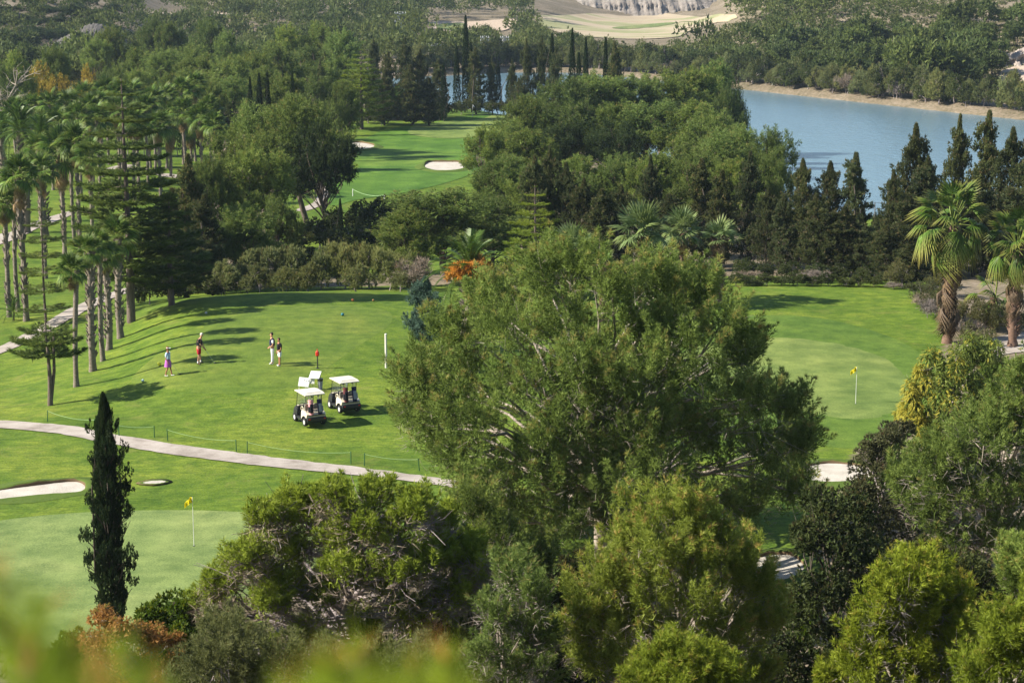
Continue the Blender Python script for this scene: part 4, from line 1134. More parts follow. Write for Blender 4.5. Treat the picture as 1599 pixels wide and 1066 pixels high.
# ------------------------------------------------------------------ araucarias: tiers of level branches
def tier_mesh(name, seed, nb=6, mat='norfolk', dens=46, L=.20, wd=.035):
    g = np.random.default_rng(seed); P = []; D = []; T = TubeSet()
    for b in range(nb):
        a = 2 * PI * b / nb + g.uniform(-.25, .25); r = g.uniform(.88, 1.05)
        ca, sa = math.cos(a), math.sin(a)
        f = lambda t: np.array([ca * r * t, sa * r * t, -.10 * math.sin(t * PI * .8) + .16 * t ** 2])
        T.tube([f(t) for t in np.linspace(0, 1, 6)], np.linspace(.022, .006, 6), 4)
        for i in range(dens):
            t = g.uniform(.22, 1.0); p = f(t); wdt = .30 * math.sin(PI * min(1, (t * .78 + .2))) + .04
            side = g.uniform(-1, 1)
            q = p + np.array([-sa, ca, 0]) * side * wdt + np.array([ca, sa, 0]) * abs(side) * wdt * .35
            q[2] += .03 * g.normal() + .04 * abs(side)
            P.append(q); D.append(np.array([ca, sa, .55]) * .8 + np.array([-sa, ca, 0]) * side)
    V, C = sprigs(np.array(P), unit(np.array(D)), L, wd, 6, .45, g)
    return trimesh(name, V, LM[mat], C), T.mesh(name + '_limb', BM['pine'])
TM = [tier_mesh('branch_tier', 50 + i, 6 + i % 2, dens=72) for i in range(4)]
TML = [tier_mesh('branch_tier_light', 60 + i, 6, 'norfolkl', dens=60) for i in range(2)]
def araucaria(px, top, Y, wpx, label, base=None, n=12, low=.22, tiers=TM, pw=.75, tr=.2, stems=1, flat=.9, tops=1.0, basepx=None, zs=1.):
    g = random.Random(px * 13 + top)
    if base is not None: Y = hit(*base)[1]
    P = at(px, top, Y); z0 = float(zt(P[0], Y)); H = P[2] - z0; W = wpx * mpp(Y, P[2]) / 2
    o = thing('araucaria_tree', label, 'araucaria', (P[0], Y, z0 - .03), g.uniform(0, 6.28))
    T = TubeSet(); T.tube([(.05 * math.sin(q), 0, H * q / 5) for q in range(6)], np.linspace(tr, .03, 6), 8)
    if stems > 1: T.tube([(0, 0, 0), (.25, .25, H * .4), (.3, .3, H * .8)], [tr * .8, tr * .6, tr * .3], 7)
    link('trunk', T.mesh('araucaria_trunk', BM['pine']), o)
    for i in range(n):
        f = i / (n - 1); z = H * (low + (1 - low) * f ** .9) * .985
        r = W * max(.07, (1 - f ** 1.25) ** pw * tops)
        if i == 0: r *= .85
        m, lm = tiers[i % len(tiers)]
        t = link('branch_tier', m, o, (0, 0, z), (g.uniform(-.05, .05), g.uniform(-.05, .05), i * .9 + g.uniform(-.3, .3)), (r, r, max(r * flat, H * .03) * zs))
        link('limbs', lm, t)
    return o
araucaria(190, 122, 0, 190, 'large dark araucaria with wide level tiers beside the palm row', base=(196, 506), n=15, low=.2, pw=.55, tr=.3, flat=.5)
araucaria(262, 300, 0, 140, 'lower spreading araucaria between the large araucaria and the dark cypress clump', base=(219, 492), n=9, low=.22, pw=.6, tr=.25, flat=.5)
araucaria(62, 300, 0, 88, 'thin young araucaria with widely spaced tiers among the left palms', base=(66, 506), n=8, low=.12, pw=.45, tr=.1, flat=.35)
araucaria(72, 498, 0, 130, 'short twin-stemmed araucaria with flat umbrella tiers at the left foot of the tee bank', base=(76, 633), n=4, low=.62, pw=.5, tr=.16, stems=2, flat=.7)
araucaria(563, 76, 0, 92, 'bright green araucaria at the left edge of the far fairway', base=(559, 202), n=12, low=.2, pw=.6, tr=.35, tiers=TML, flat=.6)
araucaria(836, 288, 134, 110, 'light green araucaria with thin pointed top behind the central pine', n=10, low=.2, pw=.6, tiers=TML, tr=.18, flat=.5)

# ------------------------------------------------------------------ middle distance trees
def many(name, tpls, rows, cat, group=None, dlabel=None):
    pl = places([(i, r) for i, r in enumerate(rows) if len(r) <= 4 or not r[4]]) if group else {}
    for i, r in enumerate(rows):
        px, top, Y, wp = r[:4]
        lab = r[4] if len(r) > 4 and r[4] else dlabel.replace('@', pl[i])
        g = group if (len(r) <= 4 or not r[4]) else None
        plant(name, tpls[(i * 5 + int(px)) % len(tpls)], px, top, Y, wp, lab, cat, g)
# shrubs behind the tee
many('silvery_shrub', TS, [(350,402,140,62),(385,385,144,66),(425,378,145,70),(462,376,145,70),(500,372,146,70),(538,374,146,72),(575,372,146,70),(608,382,144,64),(640,396,142,60),(405,408,139,60),(480,405,139,66),(555,408,139,66),(625,420,138,54),(445,412,139,58)],
     'shrub', 'silvery shrubs behind the tee', 'silvery shrub, @, behind the tee')
plant('dead_shrub', TTW, 650, 395, 139, 80, 'dry bare-twigged shrub at the right end of the shrub band behind the tee', 'shrub')
plant('blue_conifer', TBL, 664, 428, 114, 58, 'blue-green conifer at the left edge of the huge central pine', 'conifer')
# pines left of the far fairway
many('pine_tree', TP, [
 (480,138,190,165,'tall rounded pine leaning over the pale path left of the far fairway'),
 (405,150,194,120,'rounded pine joined to the left of the tall leaning one beside the far fairway'),
 (352,190,176,120,'pine with billowing crown right of the palm grove'),
 (398,215,168,120,'pine in front of the two tallest left-centre pines, pale green on its left side'),
 (322,232,166,80,'narrow pine above the dark cypress clump'),
 (382,308,150,110,'lower bushy pine behind the left end of the silvery shrubs'),
 (430,300,158,90,'bushy pine left of the dark hedge, beside the leaning trunk'),
 (345,340,148,70,'small pine right of the dark cypress clump'),
 (700,285,152,215,'broad low pine behind the date palm with orange fruit stalks'),
 (640,318,148,120,'round grey-green pine at the end of the dark hedge'),
 (770,300,156,130,'pine right of the broad low pine, above the central pine')], 'pine')
plant('leaning_pine', TPD[0], 500, 175, 186, 120, 'dark pine with a curved bare trunk beside the pale path', 'pine')
many('hedge_bush', TB, [(640,296,200,60),(600,300,194,66),(565,306,190,66),(530,318,184,70),(497,336,178,70),(465,352,174,70),(430,376,168,70),(400,396,160,70),(540,352,168,90),(590,340,170,90),(480,380,160,90),(380,410,152,60),(620,355,160,80)], 'hedge bush', 'dark hedge bushes below the far fairway', 'dark hedge bush, @, below the far fairway')
plant('young_cypress', TC[0], 531, 308, 182, 10, 'thin young cypress poking out of the dark hedge', 'cypress')
# dark clump
many('ragged_cypress', TR, [(293,236,150,74,'tallest black-green cypress of the clump between the araucarias and the left pines'),(268,290,148,60,'left dark cypress of the clump beside the lower araucaria'),(318,300,146,64,'right dark cypress of the clump above the tee crest'),(290,350,142,90,'wide dark cypress at the front of the clump, touching the tee crest'),(330,370,143,60,'low dark cypress at the right end of the clump')], 'cypress')
many('dark_bush', TB, [(232,420,138,60,'dark bush under the lower araucaria, left side'),(262,425,138,64,'dark bush under the lower araucaria, right side'),(215,440,142,40,'small dark bush behind the palm trunks'),(345,430,140,50,'dark bush at the left end of the silvery shrubs')], 'bush')

# centre right pine mass
CM = [(870,112,262,125),(930,104,268,125),(985,112,270,120),(1040,100,274,120),(1085,96,276,100),(1122,84,280,84),(1140,128,262,60),(835,140,240,110),(900,150,236,130),(960,150,236,130),(1020,150,236,130),(1080,150,232,130),(1120,165,222,110),(756,188,222,74),(790,180,236,90),(820,195,220,110),(1070,215,200,130),(1130,195,206,120),(1170,188,210,100),(1205,190,206,84),(775,240,190,80),(790,235,190,100),(845,245,184,100),(900,235,182,110),(960,232,180,110),(1030,228,178,120),(1090,230,176,110),(1150,240,174,100),(1210,232,178,76),(820,270,172,90),(1060,280,168,90)]
many('pine_tree', TP, [r if i not in (5, 13, 19) else r + ([
   'tallest pine at the upper right of the pine wood, beside the lake'][0] if i == 5 else 'isolated rounded pine beside the white bunker of the far fairway' if i == 13 else 'last pine of the wood on the right, overlapping the lake',) for i, r in enumerate(CM)],
   'pine', 'pines of the wood between far fairway and lake', 'pine, @, of the wood by the lake')
many('pine_tree', TPD, [(1143,118,268,44),(1090,140,250,90),(960,175,226,100),(880,180,226,90)], 'pine', 'shaded pines inside the wood', 'pine coloured dark for shade, @, inside the wood by the lake')  # dark needle material puts the wood's inner shade into the leaf colour
# ragged cypress row
RW = [(835,238,158,50),(858,226,160,48),(884,250,158,54),(912,275,156,50),(940,292,154,50),(970,285,156,54),(1016,238,160,44),(1045,300,156,50),(1096,244,162,46),(1128,262,158,46),(1172,232,160,48,'ragged cypress with brownish top above the short thick-trunked palm'),(1200,290,154,44),(1225,300,152,40),(1254,244,158,54,'leftmost dark cypress reaching up against the lake'),(1297,248,157,58,'broad dark cypress second from the left against the lake'),(1337,234,155,44,'pointed ragged cypress just left of the gap showing the lake'),(1275,300,151,60),(1320,320,150,60),(1352,350,149,50),
 (1396,262,152,44,'thin light green cypress just right of the gap showing the lake'),(1431,188,158,62,'tall tapering cypress above the shaggy right palm, left of the two columns'),(1450,240,154,60),(1500,174,162,48,'grey-green column cypress with a side shoot against the lake'),(1546,168,160,52,'dark column cypress, tallest near the right edge'),(1583,194,156,66,'broad dark cypress at the right edge of the lake'),(1420,300,148,60),(1385,350,146,54),(1470,290,150,70),(1530,280,150,80),(1580,290,150,80),(1420,380,140,60),(1618,220,152,60)]
RW = [(r[0], r[1], r[2], r[3] * 1.3, *r[4:]) for r in RW]
many('ragged_cypress', TR, RW, 'cypress', 'ragged cypresses along the lake side', 'ragged cypress, @, behind the right-hand green')
many('dark_bush', TB, [(1010,380,140,70),(960,400,138,70),(1080,400,142,60),(1105,430,141,34),(1160,400,146,50),(1195,408,145,50),(1235,405,145,54),(1275,408,144,54),(1315,408,144,54),(1355,412,143,50),(800,400,134,80),(860,395,132,80)], 'bush', 'dark bushes at the foot of the cypress row', 'dark bush, @, below the cypress row')
many('olive_shrub', TO, [(1410,400,139,60),(1440,430,132,50),(1462,448,127,50),(1500,455,123,56),(1540,462,121,60),(1580,470,120,60),(1525,500,116,60),(1476,420,134,60)], 'shrub', 'grey shrubs round the palms at the right', 'grey-green shrub, @, on the bank beside the right-hand palms')
many('dark_bush', TB, [(1150 + 24 * i, 424 + 5 * (i % 2), 139.5, 38) for i in range(10)] + [(1345, 318, 178, 40), (1375, 322, 176, 36), (1320, 325, 172, 40), (1360, 345, 165, 50)], 'bush', 'dark bushes along the back of the right lawn', 'dark low bush, @, edging the right lawn')
many('dry_shrub', [TTW], [(1168,420,142,50),(1270,418,142,50),(1395,438,138,36),(1450,462,126,40),(1480,478,122,40),(1440,455,130,36),(1515,490,118,50)], 'shrub', 'dry twiggy shrubs at the edge of the right lawn', 'dry twiggy shrub, @, round the right-hand lawn')

# far fairway surround
many('ragged_cypress', TR, [(583,55,335,26,'narrow ragged cypress behind the bright green araucaria'),(606,78,332,36,None),(632,56,330,44,'tallest broad cypress left of the distant water'),(656,74,330,36,None),(684,90,328,34,'cypress with twin tops just left of the distant water'),(640,100,318,50,None),(600,112,318,44,None),(670,120,318,40,None),(507,78,330,20,None),(500,90,300,24,None),(742,72,342,34,'dense dark cypress just right of the needle-thin tallest one'),(768,88,342,26,None),(822,58,322,30,None),(846,52,322,30,None),(800,90,330,22,None),(868,70,316,30,None),(960,62,300,34,None),(810,120,320,30,None)], 'cypress', 'dark cypresses round the far fairway', 'dark ragged cypress, @, beyond the far fairway')
many('column_cypress', TC, [(727,22,346,14,'needle-thin cypress, by far the tallest beyond the far fairway'),(713,70,345,13,'slim cypress column left of the needle-thin tallest one'),(778,96,343,12,'slim cypress column right of the dense dark one, against the distant water'),(797,106,340,18,'short pointed cypress at the right end of the distant water'),(735,64,345,14,None),(894,42,318,14,'clean column cypress standing highest over the pine wood'),(915,56,314,13,None),(946,56,306,13,'column cypress right of the highest one over the pine wood'),(904,80,300,16,None),(862,50,318,14,None),(390,118,262,13,'thin cypress rising from the dark trees above the tall left-centre pine'),(404,112,262,14,None),(417,110,262,14,None),(210,66,345,10,None),(693,96,326,12,None),(456,112,250,14,None)], 'cypress', 'column cypresses over the woods', 'slim column cypress, @, standing above the middle-distance woods')
many('dark_bush', TB, [(x, 154, 334 - abs(x - 700) * .04, 36) for x in range(632, 706, 16)] + [(x, 156, 340, 30) for x in range(720, 840, 22)] + [(575,168,322,40),(595,172,318,36),(650,150,330,40)], 'bush', 'bushes along the far edge of the far fairway', 'low dark bush, @, edging the far fairway')

# woods at the left rear
LMASS = [(180,34,380,72),(150,52,372,50),(240,20,400,66),(262,28,390,60),(322,22,384,66),(356,40,372,50),(300,62,352,80),(220,66,330,90),(262,72,322,90),(312,76,314,100),(352,80,306,100),(395,72,312,90),(430,60,330,90),(452,32,368,80),(498,28,372,80),(536,38,366,70),(480,66,340,90),(530,80,330,80),(420,98,290,90),(368,112,280,80),(320,118,276,80),(210,100,300,70),(182,96,310,60),(450,110,276,80),(500,110,272,70),(535,120,266,60),(460,140,250,60),(270,105,290,80),(560,100,320,40)]
many('pine_tree', TP, LMASS, 'pine', 'pines of the rear left wood', 'rounded pine, @, of the wood behind the palms')
many('pine_tree', TP, [(25,72,300,62,'rounded pine above the bare tree at the left edge'),(84,64,320,50,'rounded pine standing in front of the grey rock face'),(0,90,280,50,'pine at the left edge beside the bare tree')], 'pine')
many('orange_tree', [TOR], [(66,92,312,56,'larger orange-leaved tree left of the rounded pine at the rock face'),(128,96,306,44,'smaller orange-leaved tree below the grey rock face'),(90,112,296,60,'low orange-leaved tree in front, above the palm grove')], 'tree')
many('dark_bush', TB, [(x, 132 + (x % 3) * 5, 272, 44) for x in range(0, 200, 26)] + [(x, 150, 262, 40) for x in range(196, 360, 26)], 'bush', 'bushes behind the palm grove', 'dark bush, @, behind the palm grove')
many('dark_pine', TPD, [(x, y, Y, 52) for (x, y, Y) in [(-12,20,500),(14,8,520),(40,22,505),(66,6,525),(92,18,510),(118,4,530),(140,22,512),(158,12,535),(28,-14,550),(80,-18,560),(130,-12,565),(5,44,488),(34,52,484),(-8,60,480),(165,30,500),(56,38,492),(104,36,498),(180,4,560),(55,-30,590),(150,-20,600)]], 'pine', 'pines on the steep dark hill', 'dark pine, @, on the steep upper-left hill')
# bare tree
def bare_tree():
    g = np.random.default_rng(5)
    Y = 262; P = at(2, 160, Y); z0 = float(zt(P[0], Y)); o = thing('bare_tree', 'leafless pale tree leaning at the left edge above the date palms', 'tree', (P[0] - 1, Y, z0))
    T = TubeSet(); L = curve((0, 0, 0), (3.2, 0, 9.5), 0, 6, g); T.tube(L, np.linspace(.3, .08, 6), 6); T2 = TubeSet()
    for i in range(34):
        s = L[g.integers(2, 6)]; e = s + np.array([g.normal() * 1.6 + .6, g.normal() * 1.2, g.uniform(.3, 3)])
        c = curve(s, e, .2, 4, g); T2.tube(c, np.linspace(.08, .03, 4), 4)
        for k in range(3): T2.tube(curve(c[2], c[2] + np.array([g.normal(), g.normal(), g.uniform(0, 1.5)]), 0, 3, g), (.04, .03, .02), 3)
    link('trunk', T.mesh('bare_trunk', BM['pale']), o); link('branches', T2.mesh('bare_branches', BM['pale']), o)
bare_tree()

# ------------------------------------------------------------------ hillside forest
def hill_tpl(seed, n=420, k=3, dry=False):
    g = np.random.default_rng(seed)
    H, W = 5.0, 6.0
    nl = 7
    lob = [[g.uniform(-1, 1) * W * .26, g.uniform(-1, 1) * W * .26, H * g.uniform(.42, .72), W * g.uniform(.20, .30)] for _ in range(nl)]
    lob = np.array([[a, b, c, r, r, r * .9] for a, b, c, r in lob])
    V, C = lobe_foliage(lob, g, 6, n // 42, .6, .30, k, .6, .6, cull=.5, zmin=-.6, red=.1)
    T = TubeSet(); T.tube([(0, 0, -.3), (.1, 0, H * .3), (0, .1, H * .6)], (.22, .16, .08), 5)
    return V, C, T
HT = [hill_tpl(200 + i, 1000) for i in range(4)]
HM = [(T.mesh('hill_tree_trunk', BM['pine']), trimesh('hill_tree_crown', V, LM['hill'], C)) for V, C, T in HT]
LT = [hill_tpl(220 + i, 252, 2) for i in range(4)]
cells = []
gg = np.random.default_rng(99)
FIELDS = [pxpoly([(825, 34), (860, 22), (1135, 22), (1160, 30), (1080, 52), (1060, 62), (1000, 67), (890, 62), (850, 50)]), pxpoly([(668, 40), (690, 32), (812, 28), (810, 42), (780, 54), (700, 52)]), pxpoly([(1565, 120), (1575, 106), (1700, 104), (1700, 137), (1600, 139), (1568, 134)])]
ROADS = [pxpoly([(325, 22), (380, 15), (440, 10), (465, 12), (440, 22), (380, 27), (328, 32)]), pxpoly([(175, 26), (220, 20), (300, 20), (304, 32), (182, 36)]), pxpoly([(516, 28), (524, 8), (556, 2), (560, 14), (545, 28)])]
def okspot(x, Y, px):
    z = float(zt(x, Y))
    if inside(LAKE, np.array(x), np.array(Y)) or pdist(LAKE, np.array([x]), np.array([Y]))[0] < 9.5: return False
    for F in FIELDS + ROADS:
        if inside(F, np.array(x), np.array(Y)): return False
    def top(hh): return CY - FPX * ((z + hh - CAMZ) * UP[2] + Y * UP[1]) / ((z + hh - CAMZ) * FW[2] + Y * FW[1])
    for (a_, b_, ymax, xs, ys) in ((825, 1155, 905, [835, 870, 900, 960, 1060, 1085, 1140], [28, 44, 52, 60, 58, 46, 30]), (662, 812, 718, [662, 690, 740, 765, 785, 812], [34, 48, 44, 34, 50, 40])):
        if a_ < px < b_ and 480 < Y < ymax:
            lim = np.interp(px, xs, ys)
            if top(4.0) < lim: return False
            if top(7.5) < lim: return 'small'
    if 40 < px < 185 and 445 < Y < 488: return False
    if px > 1555 and 380 < Y < 412: return False
    return True
cand = []
for Y0, Y1, p0, p1, sp in [(382, 480, -80, 1760, 5.8), (480, 700, -80, 1760, 7.2), (700, 1040, -40, 1700, 9.5)]:
    Y = Y0
    while Y < Y1:
        step = sp * (1 + (Y - Y0) / 1500)
        xa = (p0 - CX) / FPX * Y; xb = (p1 - CX) / FPX * Y
        x = xa
        while x < xb:
            xx = x + gg.uniform(-.5, .5) * step; yy = Y + gg.uniform(-.5, .5) * step
            px = float(px_of(xx, yy)); zz = float(zt(xx, yy))
            py = CY - FPX * ((zz + 5 - CAMZ) * UP[2] + yy * UP[1]) / ((zz + 5 - CAMZ) * FW[2] + yy * FW[1])
            # thinner cover on the dry hill at the right
            dry = px > 1290 and zz > 1
            pr = .50 if dry else .9
            if px > 1540 and zz > 2: pr = .45
            if -12 < py < 140 and gg.uniform() < pr and okspot(xx, yy, px):
                cand.append((yy, xx, zz, px, dry, okspot(xx, yy, px) == 'small'))
            x += step
        Y += step
cand.sort()
print('hill trees', len(cand))
VS = []; CS = []
for i, (Y, x, z, px, dry, small) in enumerate(cand):
    s = gg.uniform(.8, 1.5) * (.85 if dry else 1.0) * (1 + max(0, Y - 480) / 700)
    if .0 < gg.uniform() < .12: s *= 1.35
    if small: s = min(s, .8)
    hz = gg.uniform(.8, 1.2)
    if i < 290:
        where = 'on the dry slope above the right end of the lake' if dry else ('along the far shore of the lake' if px > 700 else 'on the low ground behind the left woods')
        o = thing('hillside_pine', 'small rounded olive-green pine ' + where, 'pine', (x, Y, z - .1), gg.uniform(0, 6.28), 'pines ' + where)
        o.scale = (s, s, s * hz); t, c = HM[i % 4]
        link('trunk', t, o); link('crown', c, o)
    else:
        V, C, _ = LT[i % 4]; a = gg.uniform(0, 6.28); ca, sa = math.cos(a), math.sin(a)
        Q = V * np.array([s, s, s * hz]); Q = np.stack([Q[:, 0] * ca - Q[:, 1] * sa + x, Q[:, 0] * sa + Q[:, 1] * ca + Y, Q[:, 2] + z - .1], 1)
        VS.append(Q.astype(np.float32)); c = C.copy(); c[:, 0] = np.clip(c[:, 0] * .6 + gg.uniform(-.3, .7), 0, 1); CS.append(c)
tag(link('hillside_forest', trimesh('hillside_forest', np.concatenate(VS), LM['hill'], np.concatenate(CS))), 'far pine forest covering the hills along the top of the picture', 'forest', kind='stuff')
# far shore: individual shrubs standing behind the embankment
far = smooth_poly(np.array(lake_far), False, 34)
for i in range(8, len(far) - 1, 2):
    for rep in range(2):
        x, y = far[i] + np.array([gg.uniform(-2, 2), 5.0 + gg.uniform(-.5, .8) + rep * 2.6])
        px = float(px_of(x, y))
        if 640 < px < 1640:
            s = gg.uniform(.35, .6); T_ = TTW if gg.uniform() < .08 else TB[i % 3] if gg.uniform() < .5 else TS[i % 4]
            o = thing('lakeside_shrub', 'scrubby bush just behind the far embankment of the lake', 'shrub', (x, y, float(zt(x, y)) - .1), gg.uniform(0, 6), 'scrub bushes behind the far lake bank')
            s2 = gg.uniform(1.2, 1.9); o.scale = (s2, s2, s2 * gg.uniform(.9, 1.3))
            for nm, me in T_['parts']: link(nm, me, o)
# dry ground scrub: low tufts on the hills and the thin ground
def scrub():
    g = np.random.default_rng(12)
    n = 5000; Y = g.uniform(385, 640, n); px = g.uniform(1150, 1700, n); x = (px - CX) / FPX * Y
    q = ~inside(LAKE, x, Y) & (pdist(LAKE, x, Y) > 14) & ~inside(FIELDS[2], x, Y) & ~inside(FIELDS[0], x, Y); x = x[q]; Y = Y[q]
    P = np.stack([x, Y, zt(x, Y)], 1); k = 7
    Pn = np.repeat(P, k, 0) + g.normal(size=(len(P) * k, 3)) * (.35, .35, .05)
    V, C = sprigs(Pn, np.tile([0, 0, 1.], (len(Pn), 1)), .8, .4, 2, .8, g)
    tag(link('dry_scrub', trimesh('dry_scrub', V, LM['olive'], C)), 'low grey-green scrub scattered over the dry hill right of the lake', 'scrub', kind='stuff')
scrub()
# leaf litter and low brush under the near trees on the camera's slope
def under():
    g = np.random.default_rng(13)
    n = 9000; Y = g.uniform(26, 63, n); px = g.uniform(-300, 1900, n); x = (px - CX) / FPX * (Y + 4)
    P = np.stack([x, Y, zt(x, Y)], 1)
    dens = np.sin(x * .8) + np.sin(Y * .7 + x * .3) + g.normal(size=n) * .7
    P = P[dens > -.4]; k = 5
    Pn = np.repeat(P, k, 0) + g.normal(size=(len(P) * k, 3)) * (.18, .18, .08)
    V, C = sprigs(Pn, np.tile([0, 0, 1.], (len(Pn), 1)), .40, .09, 2, .7, g, (g.uniform(0, 1, len(Pn)) < .3).astype(float))
    tag(link('undergrowth', trimesh('undergrowth', V, LM['darkbush'], C)), 'dark low brush covering the slope under the nearest pines', 'undergrowth', kind='stuff')
under()

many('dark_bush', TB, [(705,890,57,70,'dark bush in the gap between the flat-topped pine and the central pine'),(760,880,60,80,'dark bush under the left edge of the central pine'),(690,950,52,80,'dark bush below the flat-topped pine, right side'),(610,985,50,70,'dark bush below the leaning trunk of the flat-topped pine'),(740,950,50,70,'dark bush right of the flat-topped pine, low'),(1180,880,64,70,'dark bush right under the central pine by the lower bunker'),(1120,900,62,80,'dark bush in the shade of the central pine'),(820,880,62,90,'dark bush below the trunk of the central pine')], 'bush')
many('leafy_bush', TG, [(650,930,54,60,'bright leafy bush under the flat-topped pine'),(1260,905,60,60,'leafy bush beside the lower bunker at the right'),(575,940,51,60,'yellow-green leafy bush beside the leaning trunk')], 'bush')
# ------------------------------------------------------------------ mesh helpers for made things
def bm_mesh(name, bm, mat, smooth=False):
    me = bpy.data.meshes.new(name); bmesh.ops.recalc_face_normals(bm, faces=bm.faces); bm.to_mesh(me); bm.free()
    me.materials.append(mat)
    if smooth: me.polygons.foreach_set('use_smooth', np.ones(len(me.polygons), bool)); me.update()
    return me
def box(bm, c, s, rot=None, bev=0.0):
    M = Matrix.Translation(c)
    if rot is not None: M = M @ Euler(rot).to_matrix().to_4x4()
    r = bmesh.ops.create_cube(bm, size=1, matrix=M @ Matrix.Diagonal((*s, 1)))
    if bev:
        ed = list({e for v in r['verts'] for e in v.link_edges}); bmesh.ops.bevel(bm, geom=ed, offset=bev, segments=2, affect='EDGES', profile=.5)
def cyl(bm, p0, p1, r0, r1=None, seg=12):
    p0 = Vector(p0); p1 = Vector(p1); d = p1 - p0; r1 = r0 if r1 is None else r1
    M = Matrix.Translation((p0 + p1) / 2) @ d.to_track_quat('Z', 'Y').to_matrix().to_4x4()
    bmesh.ops.create_cone(bm, cap_ends=True, segments=seg, radius1=r0, radius2=r1, depth=d.length, matrix=M)
def prism(bm, prof, y0, y1, bev=0.0):
    a = [bm.verts.new((x, y0, z)) for x, z in prof]; b = [bm.verts.new((x, y1, z)) for x, z in prof]
    n = len(prof); fs = [bm.faces.new(a), bm.faces.new(b[::-1])]
    for i in range(n): fs.append(bm.faces.new((a[i], b[i], b[(i + 1) % n], a[(i + 1) % n])))
    if bev:
        ed = list({e for f in fs for e in f.edges}); bmesh.ops.bevel(bm, geom=ed, offset=bev, segments=2, affect='EDGES', profile=.5)
def ball(bm, c, s, seg=12):
    bmesh.ops.create_uvsphere(bm, u_segments=seg, v_segments=max(6, seg // 2 + 2), radius=1, matrix=Matrix.Translation(c) @ Matrix.Diagonal((*s, 1)))
def part(name, mat, parent, fn, smooth=False):
    bm = bmesh.new(); fn(bm); return link(name, bm_mesh(name, bm, mat, smooth), parent)
MW = plain('white_plastic', (.66, .66, .64), .45, .4, var=.03)
MCream = plain('cream_paint', (.74, .66, .50), .3, .5, var=.03)
MRoof = plain('cream_roof_plastic', (.60, .56, .47), .45, .4, var=.06)
MBlk = plain('black_plastic', (.022, .023, .026), .45, .4)
MTyre = plain('tyre_rubber', (.025, .025, .026), .85, .2)
MHub = plain('wheel_cover', (.62, .62, .62), .35, .5)
MSeat = plain('seat_vinyl', (.34, .30, .25), .55, .3)
MMet = plain('grey_metal', (.35, .35, .36), .35, .5, .8)
MSil = plain('club_steel', (.6, .6, .62), .25, .5, .9)
MYel = plain('yellow_flag', (.72, .62, .02), .7, .2, var=.05)
MRed = plain('red_paint', (.65, .03, .015), .4, .4)
MGreenP = plain('green_stake', (.03, .10, .035), .6, .3)
MRope = plain('pale_rope', (.26, .38, .20), .8, .1)
MPink = plain('pink_cloth', (.75, .32, .34), .9, .1)
MNavy = plain('navy_cloth', (.025, .028, .07), .85, .15)
MWhiteC = plain('white_cloth', (.78, .79, .80), .85, .15, var=.04)
MBlueC = plain('light_blue_cloth', (.42, .56, .74), .85, .15, var=.05)
MPurp = plain('purple_cloth', (.42, .12, .42), .85, .15)
MRedC = plain('red_cloth', (.42, .02, .035), .85, .15)
MBlackC = plain('black_cloth', (.02, .02, .024), .85, .15)
MSkin = plain('skin', (.52, .27, .17), .6, .3, var=.06, scale=20)
MSkinT = plain('tanned_skin', (.36, .16, .09), .6, .3, var=.06, scale=20)
MHairG = plain('grey_hair', (.62, .58, .50), .8, .2)
MHairD = plain('dark_hair', (.05, .03, .022), .7, .3)
MHairR = plain('auburn_hair', (.22, .07, .025), .7, .3)
MGrey = plain('grey_cloth', (.25, .26, .30), .85, .15)
def glassmat():
    m, n, out = newmat('windscreen')
    p = principled(n, out, (.75, .78, .76), .08, .5); p.inputs['Alpha'].default_value = .16
    return m
MGlass = glassmat()

